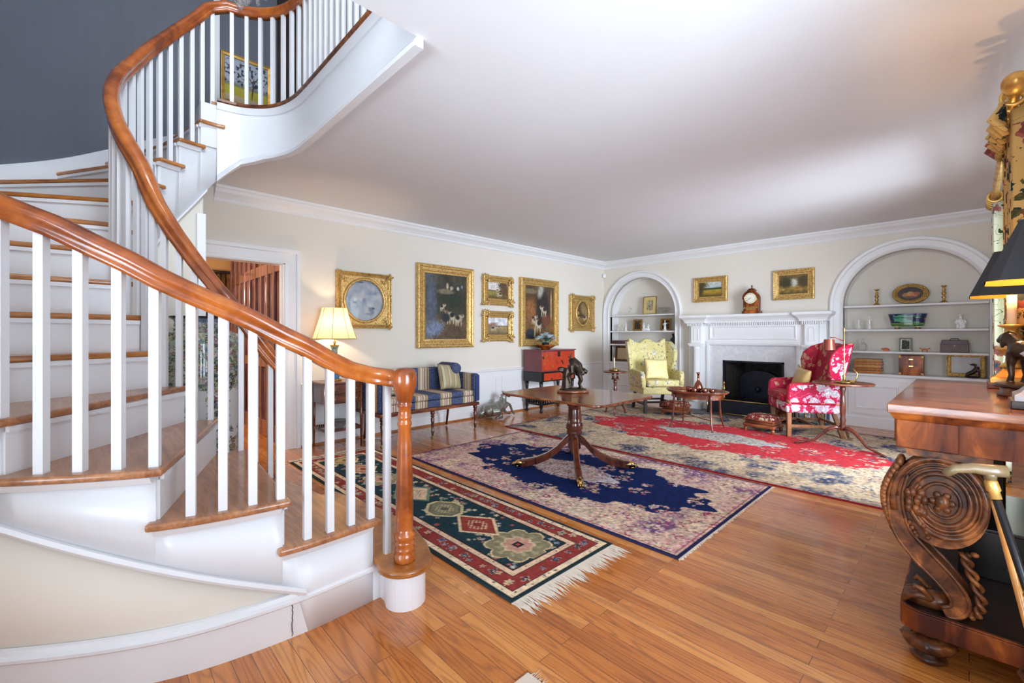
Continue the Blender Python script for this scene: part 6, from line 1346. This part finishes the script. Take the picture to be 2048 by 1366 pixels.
tagm(g, 'porcelain_group', M['porc'], 'white porcelain group of figures between the two small dark paintings', 'figurine', (-4.33, 7.76, sL[1]), remesh=.0035)
for x, l_ in ((-4.95, 'leftmost gilt and white bird figurine on the left bookcase'), (-4.85, 'gilt and white bird figurine beside the leftmost one on the left bookcase')):
    g = MB(); g.lathe([(.03,0),(.03,.01),(.01,.02),(.008,.06)], (0,0,0), 12); g.tube([(-.03,0,.09),(0,0,.08),(.02,0,.1),(.015,0,.14),(.03,0,.15)], [.008,.024,.02,.011,.008], 8); tagm(g, 'bird_figurine', mat('white and gilt '+str(x), S(226,214,190), .3, .2), l_, 'figurine', (x, 7.76, sL[1]), remesh=.003)
for i in range(5):
    g = MB(); g.box(-.1,.1,-.0225,.0225,0,.07); o = g.build('small_book', mat('brown leather book %d' % i, S(96+14*(i % 2),62,44+6*i), .5, var=.4, vs=40), None, bev=.003, loc=(-5.03+.05*i, 7.78, sL[2]), rotz=PI/2); tag(o, ['leftmost','second','third','fourth','rightmost'][i]+' of the low brown books left of the yellow armchair', 'book', 'low brown books on the left bookcase')
g = MB(); g.box(-.05,.05,-.06,.06,0,.02); g.tube([(0,.0,.02),(0,0,.1),(.0,-.01,.16)], [.04,.035,.02], 10); g.ell((0,-.02,.185), (.022,.026,.025)); g.tube([(-.03,0,.12),(-.045,-.03,.08)], .014, 6); g.tube([(.03,0,.12),(.045,-.03,.08)], .014, 6); tagm(g, 'black_statuette', M['blackpaint'], 'black statuette on the left bookcase right of the yellow armchair', 'statuette', (-3.78, 7.78, sL[2]), remesh=.004)
picture('framed_picture', 'brown framed picture with blank cream mount behind the candle', 'picture', .34, .3, .035, .02, lambda u, v: ground(u, v, [(0,(214,190,150)),(1,(222,200,164))]), (-4.88, 7.84, sL[3]+.155), 0, prof='flat', m='walnut', n=10, canvas='print', lean=.1, pname='mount')
g = MB(); g.box(-.08,.08,-.006,.006,0,.24); o = g.build('black_album', M['blackpaint'], None, bev=.002, loc=(-3.8, 7.8, sL[3]+.01), rotz=.1); o.rotation_euler = (0, .25, .1); tag(o, 'black album leaning at the right side of the left bookcase counter', 'album')
# ================================================================== PALACE VASE IN THE STAIR WELL
def p_pv(u, v):
    c = np.zeros(u.shape+(3,))+np.array((214,218,220.)); rs = np.random.RandomState(2); cols = [(92,130,104),(120,150,120),(170,140,120),(150,96,120),(112,84,60),(190,190,140),(96,120,150),(60,84,70)]
    dense = (v > .66)+(v < .22)
    c = lerp(c, (120,136,112), (v > .6)*.55)
    c = flowers(c, u, v, 5200, 1, 1, .005, .013, cols+[(206,200,190)], 4, lambda a, b: b > .6 or b < .42 or math.sin(a*30) > .3, (4,8), (50,56,50))
    band = (v > .955)*(v < .985); c = lerp(c, (70,90,130), band*1.); c = lerp(c, (200,206,214), band*((np.sin(u*400)*np.sin(v*900)) > .2)); return lerp(c, (40,46,50), (v > .985)*1.)
pv = thing('palace_vase', 'very large famille rose porcelain floor vase standing in the stair well behind balusters', 'vase', (-3.80, .56, 0.002))
lathe_painted('vase_body', [(.2,0),(.21,.02),(.235,.3),(.265,.8),(.275,1.1),(.27,1.2),(.24,1.27),(.17,1.305),(.14,1.315),(.135,1.345),(.14,1.36),(.17,1.38),(.172,1.388)], pv, p_pv, M['glaze'], 260, 360)
# ================================================================== CHANDELIER IN THE STAIR WELL
cn = thing('chandelier', 'crystal chandelier hanging in the stair well, its lowest drops in view', 'chandelier', (-2.64, .57, 2.822))
g = MB(); g.lathe([(.01,.3),(.03,.32),(.05,.4),(.02,.5),(.03,.6),(.01,.7),(.008,2.8)], (0,0,0), 16); g.build('stem', M['brass'], cn)
ar = MB(); 
for k in range(6):
    a = 2*PI*k/6; ar.tube([(.03*math.cos(a),.03*math.sin(a),.45),(.15*math.cos(a),.15*math.sin(a),.36),(.26*math.cos(a),.26*math.sin(a),.42),(.27*math.cos(a),.27*math.sin(a),.5)], .008, 8); ar.lathe([(.02,.5),(.04,.51),(.012,.52),(.01,.6)], (.27*math.cos(a),.27*math.sin(a),0), 10)
ar.build('arms', M['brass'], cn)
cr_ = MB(); rnd = random.Random(1)
for k in range(22):
    a = 2*PI*k/11; r_ = .02+.1*(k % 2)+.03*rnd.random(); z = .2+.08*(k % 2); cr_.ell((r_*math.cos(a), r_*math.sin(a), z), (.012,.012,.02), 8, 6); cr_.ell((r_*math.cos(a), r_*math.sin(a), z+.035), (.007,.007,.009), 6, 5)
cr_.ell((0,0,.17), (.018,.018,.035), 10, 8); cr_.build('crystal_drops', M['glass'], cn)
# ================================================================== RUGS
CR = (232,208,176)
def edge(u, v, W, H): return np.minimum(np.minimum(u, W-u), np.minimum(v, H-v))
def runner(W, H):
    def f(u, v):
        d = edge(u, v, W, H); F = (34,58,66); c = np.zeros(u.shape+(3,))+np.array(F, float); n = vnoise(u, v, 60, 3)
        inn = (d > .2); c = flowers(c, u, v, 620, W, H, .013, .028, [(200,190,162),(166,84,76),(216,198,166),(136,148,134),(140,146,160)], 4, lambda a, b: min(a, W-a, b, H-b) > .21, (4,7), (26,40,50))
        cyv = H/2
        def star(c, cx0, R0, kk, pts=8):
            dx, dy = u-cx0, v-cyv; r_ = np.hypot(dx, dy*1.05); th = np.arctan2(dy, dx); k = R0*(.8+.2*np.abs(np.cos(pts/2*th)))
            c[r_ < k*1.06] = (214,190,150); c[r_ < k] = (136,130,100); c[(r_ < k*.8)*(np.cos(pts*th*1.5) > .3)] = (164,154,122); c[r_ < k*.55] = (206,180,150); c[r_ < k*.45] = (196,150,130); c[(np.abs(dx) < .028)*(np.abs(dy) < .028)] = (40,40,50); c[(np.abs(dx) < .014)*(np.abs(dy) < .014)] = (190,90,70); return c
        def diam(c, cx0, A, B, c1, c2, c3, teeth=False):
            dx, dy = np.abs(u-cx0)/A, np.abs(v-cyv)/B; q = dx+dy
            if teeth: c[(np.maximum(q, 1.25*np.maximum(dx, dy)) < 1.22)*((np.floor(u*70) % 2) == 0)] = c1; q = np.maximum(q*.8, np.maximum(dx, dy)*1.05)
            c[q < 1] = c1; c[q < .84] = c2; c[q < .74] = c3; c[(q < .5)*(np.sin(u*190)*np.sin(v*170) > .2)] = c1; c[(q < .22)] = c2; return c
        L = W-.33; c = star(c, L-.05, .2, 1); c = diam(c, L-.43, .22, .15, (222,196,160), (140,60,54), (150,66,58)); c = diam(c, L-.80, .17, .14, (196,184,140), (100,96,84), (128,124,100), True)
        c = diam(c, L-1.24, .24, .17, (110,140,120), (206,184,150), (216,186,160), False); c = star(c, L-1.72, .17, 1); c = diam(c, L-2.1, .2, .14, (222,196,160), (140,60,54), (176,130,110)); c = diam(c, L-2.5, .16, .13, (214,190,130), (120,96,60), (170,150,110), True)
        def band(lo, hi, col): c[(d >= lo)*(d < hi)] = col
        band(.0,.022,(36,52,56)); band(.022,.056,CR); band(.056,.062,(60,40,40)); band(.062,.15,(142,58,54)); band(.15,.156,(60,40,40)); band(.156,.19,(222,190,160)); band(.19,.2,(50,40,44))
        c = flowers(c, u, v, 2600, W, H, .005, .009, [(140,56,54),(60,76,84),(90,70,60)], 8, lambda a, b: .03 < min(a, W-a, b, H-b) < .05 or .164 < min(a, W-a, b, H-b) < .184, (4,5))
        c = flowers(c, u, v, 900, W, H, .016, .03, [(150,154,130),(92,100,132),(206,176,140),(56,66,84)], 9, lambda a, b: .08 < min(a, W-a, b, H-b) < .128, (4,6), (206,176,150))
        return c*(.9+.2*n[..., None])
    return f
def clusters(c, u, v, C_, R0, cols, seed, dens=26):
    rs = np.random.RandomState(seed)
    for (a, b, k) in C_:
        for q in range(int(dens*k*k)):
            r_ = R0*k*math.sqrt(rs.rand()); t = rs.rand()*2*PI; c = flowers(c, u-(a+r_*math.cos(t)), v-(b+r_*math.sin(t)), 1, 1e-9, 1e-9, .009, .02, cols, rs.randint(10**6), None, (4,8)) if False else spot(c, u, v, a+r_*math.cos(t), b+r_*math.sin(t)*.8, rs.uniform(.009,.022), cols[rs.randint(len(cols))], rs.randint(4,8), rs.rand()*6)
    return c
def spot(c, u, v, a, b, r_, col, p, ph):
    du = u[0,1]-u[0,0]; dv = v[1,0]-v[0,0]; ny, nx = u.shape
    i0, i1 = max(0, int((a-r_)/du)), min(nx, int((a+r_)/du)+2); j0, j1 = max(0, int((b-r_)/dv)), min(ny, int((b+r_)/dv)+2)
    if i1 <= i0 or j1 <= j0: return c
    uu = u[j0:j1, i0:i1]-a; vv = v[j0:j1, i0:i1]-b; d = np.hypot(uu, vv)/r_; th = np.arctan2(vv, uu); s_ = c[j0:j1, i0:i1]; s_[d < .7+.3*np.cos(p*th+ph)] = col; s_[d < .22] = (120,60,80); return c
def kerman(W, H, fieldc, bord, dark, edgec, seed, med, fr, medc, ncl, dim=1.0, nsm=9000, vines=(150,56,96)):
    def f(u, v):
        rs = np.random.RandomState(seed); d = edge(u, v, W, H); c = np.zeros(u.shape+(3,))+np.array(bord[0], float); c = lerp(c, bord[1], (fbm(u, v, 6, seed+5)-.46)*5)
        c = lerp(c, dark, (fbm(u, v, 4.2, seed+15)-.55)*9*.8)
        c = flowers(c, u, v, nsm, W, H, .007, .019, bord, seed+1, None, (4,7))
        # scrolling vines in the border
        for k in range(int(W*H*26)):
            a, b = rs.rand()*W, rs.rand()*H; r0 = rs.uniform(.03,.07); t0 = rs.rand()*6
            for q in range(14): t = t0+q*.34; c = spot(c, u, v, a+r0*(1-q/20)*math.cos(t), b+r0*(1-q/20)*math.sin(t), .0075, vines, 4, 0)
        x, y = (u-W/2)/(W*fr[0]), (v-H/2)/(H*fr[1]); th = np.arctan2(y, x); r_ = np.hypot(x, y)
        k = 1.0+.06*np.cos(12*th)+.04*np.cos(22*th+1)+.14*np.abs(np.cos(th))**5+.16*(fbm(u, v, 7, seed+3)-.5); c[r_ < k] = fieldc
        fm = lambda a, b: math.hypot((a-W/2)/(W*fr[0]), (b-H/2)/(H*fr[1]))
        C_ = []
        for i in range(ncl):
            t = 2*PI*(i+.3*rs.rand())/ncl; q = rs.choice([.5,.68,.86,1.0,1.06]); C_.append((W/2+W*fr[0]*q*math.cos(t), H/2+H*fr[1]*q*math.sin(t), rs.uniform(.6,1.15)))
        c = clusters(c, u, v, C_, .085*(W/2.9)**.7, [bord[0], bord[2], bord[3], bord[5]], seed+4, 26)
        x, y = (u-W/2)/(W*med[0]), (v-H/2)/(H*med[1]); th = np.arctan2(y, x); r_ = np.hypot(x, y); k = 1+.1*np.cos(10*th)+.35*np.abs(np.cos(th))**8+.2*(fbm(u, v, 9, seed+6)-.5); c[r_ < k] = medc
        mm = lambda a, b: math.hypot((a-W/2)/(W*med[0]), (b-H/2)/(H*med[1])); c = flowers(c, u, v, int(nsm*4), W, H, .007, .016, bord+[medc, dark], seed+9, lambda a, b: mm(a, b) < 1.05, (5,9))
        c[(d < .045)*(d > .036)] = bord[2]; c[d < .018] = edgec
        return c*dim*(.84+.32*vnoise(u, v, 60, 3)[..., None])*(.92+.16*vnoise(u, v, 170, 9)[..., None])
    return f
def rug(name, label, x0, x1, y0, y1, res, fn, m='rug', fringe=None, edgem=None):
    W, H = x1-x0, y1-y0; t = thing(name, label, 'rug', ((x0+x1)/2, (y0+y1)/2, 0)); hz = .011
    painted('pile', t, M['rug'], W, H, int(W/res), int(H/res), fn, lambda u, v: np.stack([u-W/2, v-H/2, np.full_like(u, hz)], -1))
    g = MB(); g.box(-W/2-.003, W/2+.003, -H/2-.003, H/2+.003, .0005, hz-.0006); g.build('edge', edgem, t)
    for (fx0, nx_) in (fringe or []):
        g = MB(); rnd = random.Random(2); n_ = int(H/.006)
        for k in range(n_):
            y = -H/2+H*k/n_; L_ = nx_*(.75+.5*rnd.random()); sl = rnd.uniform(-.025,.025); w = .0035; xs = fx0*W/2
            g.add([(xs,y-w,.007),(xs,y+w,.007),(xs+L_*.6,y+sl*.5+w,.008),(xs+L_*.6,y+sl*.5-w,.008),(xs+L_,y+sl,.002),(xs,y-w,.001),(xs,y+w,.001),(xs+L_*.6,y+sl*.5,.001)], [(0,1,2,3),(3,2,4),(5,7,6),(5,0,3,7),(6,7,2,1),(7,3,4),(7,4,2)])
        o = g.build('fringe', M['fringe'], t); o['kind'] = 'stuff'
M['fringe'] = mat('cream cotton fringe', S(228,216,200), .9)
rug('runner_rug', 'long green and brick red geometric runner rug with cream fringe beside the stairs', -4.62, -1.485, 1.43, 2.26, .0058, runner(3.135,.83), fringe=[(1,.12),(-1,-.1)], edgem=mat('dark green binding', S(34,52,58), .9))
CB = [(222,196,176),(190,120,140),(150,40,90),(206,176,186),(120,120,120)]
rug('navy_rug', 'navy blue medallion rug with pink and cream floral border under the pedestal table', -4.03, -1.13, 2.38, 4.06, .0076, kerman(2.9,1.68,(22,40,92),[(226,206,180),(212,176,168),(172,84,112),(222,204,204),(160,156,130),(214,184,150),(196,150,160)],(120,90,130),(40,38,84),11,(.13,.13),(.38,.335),(212,206,214),40,.97), edgem=mat('navy binding', S(34,34,78), .9), fringe=[(1,.022)])
rug('red_rug', 'large red centred floral carpet with cream and blue border in front of the fireplace', -4.42, .05, 4.12, 7.05, .0108, kerman(4.47,2.93,(196,56,64),[(214,190,158),(190,162,134),(92,98,120),(212,192,166),(196,162,122),(176,166,156),(140,132,132)],(62,72,100),(140,24,46),21,(.12,.085),(.34,.25),(176,178,176),58,.93,14000,(96,100,116)), edgem=mat('crimson binding', S(150,24,48), .9))
rug('small_rug', 'corner of a small fringed rug at the bottom edge of the view', -1.13, -.35, .2, 1.17, .006, lambda u, v: flowers(np.where((edge(u, v, .78, .97) > .06)[..., None], np.array((150,40,50.)), np.array((222,206,190.)))*np.ones(u.shape+(3,)), u, v, 200, .78, .97, .015, .03, [(60,70,110),(206,180,170)], 3, lambda a, b: min(a, .78-a, b, .97-b) > .09), edgem=M['fringe'])
t_ = [o for o in sc.objects if o.name.startswith('small_rug')][0]
g = MB(); rnd = random.Random(8)
for k in range(120): x = -.39+.78*k/120; L_ = rnd.uniform(.03,.06); s_ = rnd.uniform(-.015,.015); g.add([(x,.483,.006),(x+.005,.483,.006),(x+s_,.485+L_,.002),(x,.483,.001)], [(0,1,2),(0,2,3),(1,3,2)])
o = g.build('fringe', M['fringe'], t_); o['kind'] = 'stuff'
# power cord below the settee
g = MB(); g.tube(path([(-5.17,2.3,.12),(-5.13,2.4,.01),(-4.95,2.55,.008),(-5.02,2.8,.008),(-5.15,2.95,.008),(-5.18,3.0,.1)], 5), .004, 6); o = g.build('power_cord', M['white'], None); tag(o, 'pale power cord on the floor behind the settee legs', 'cord')
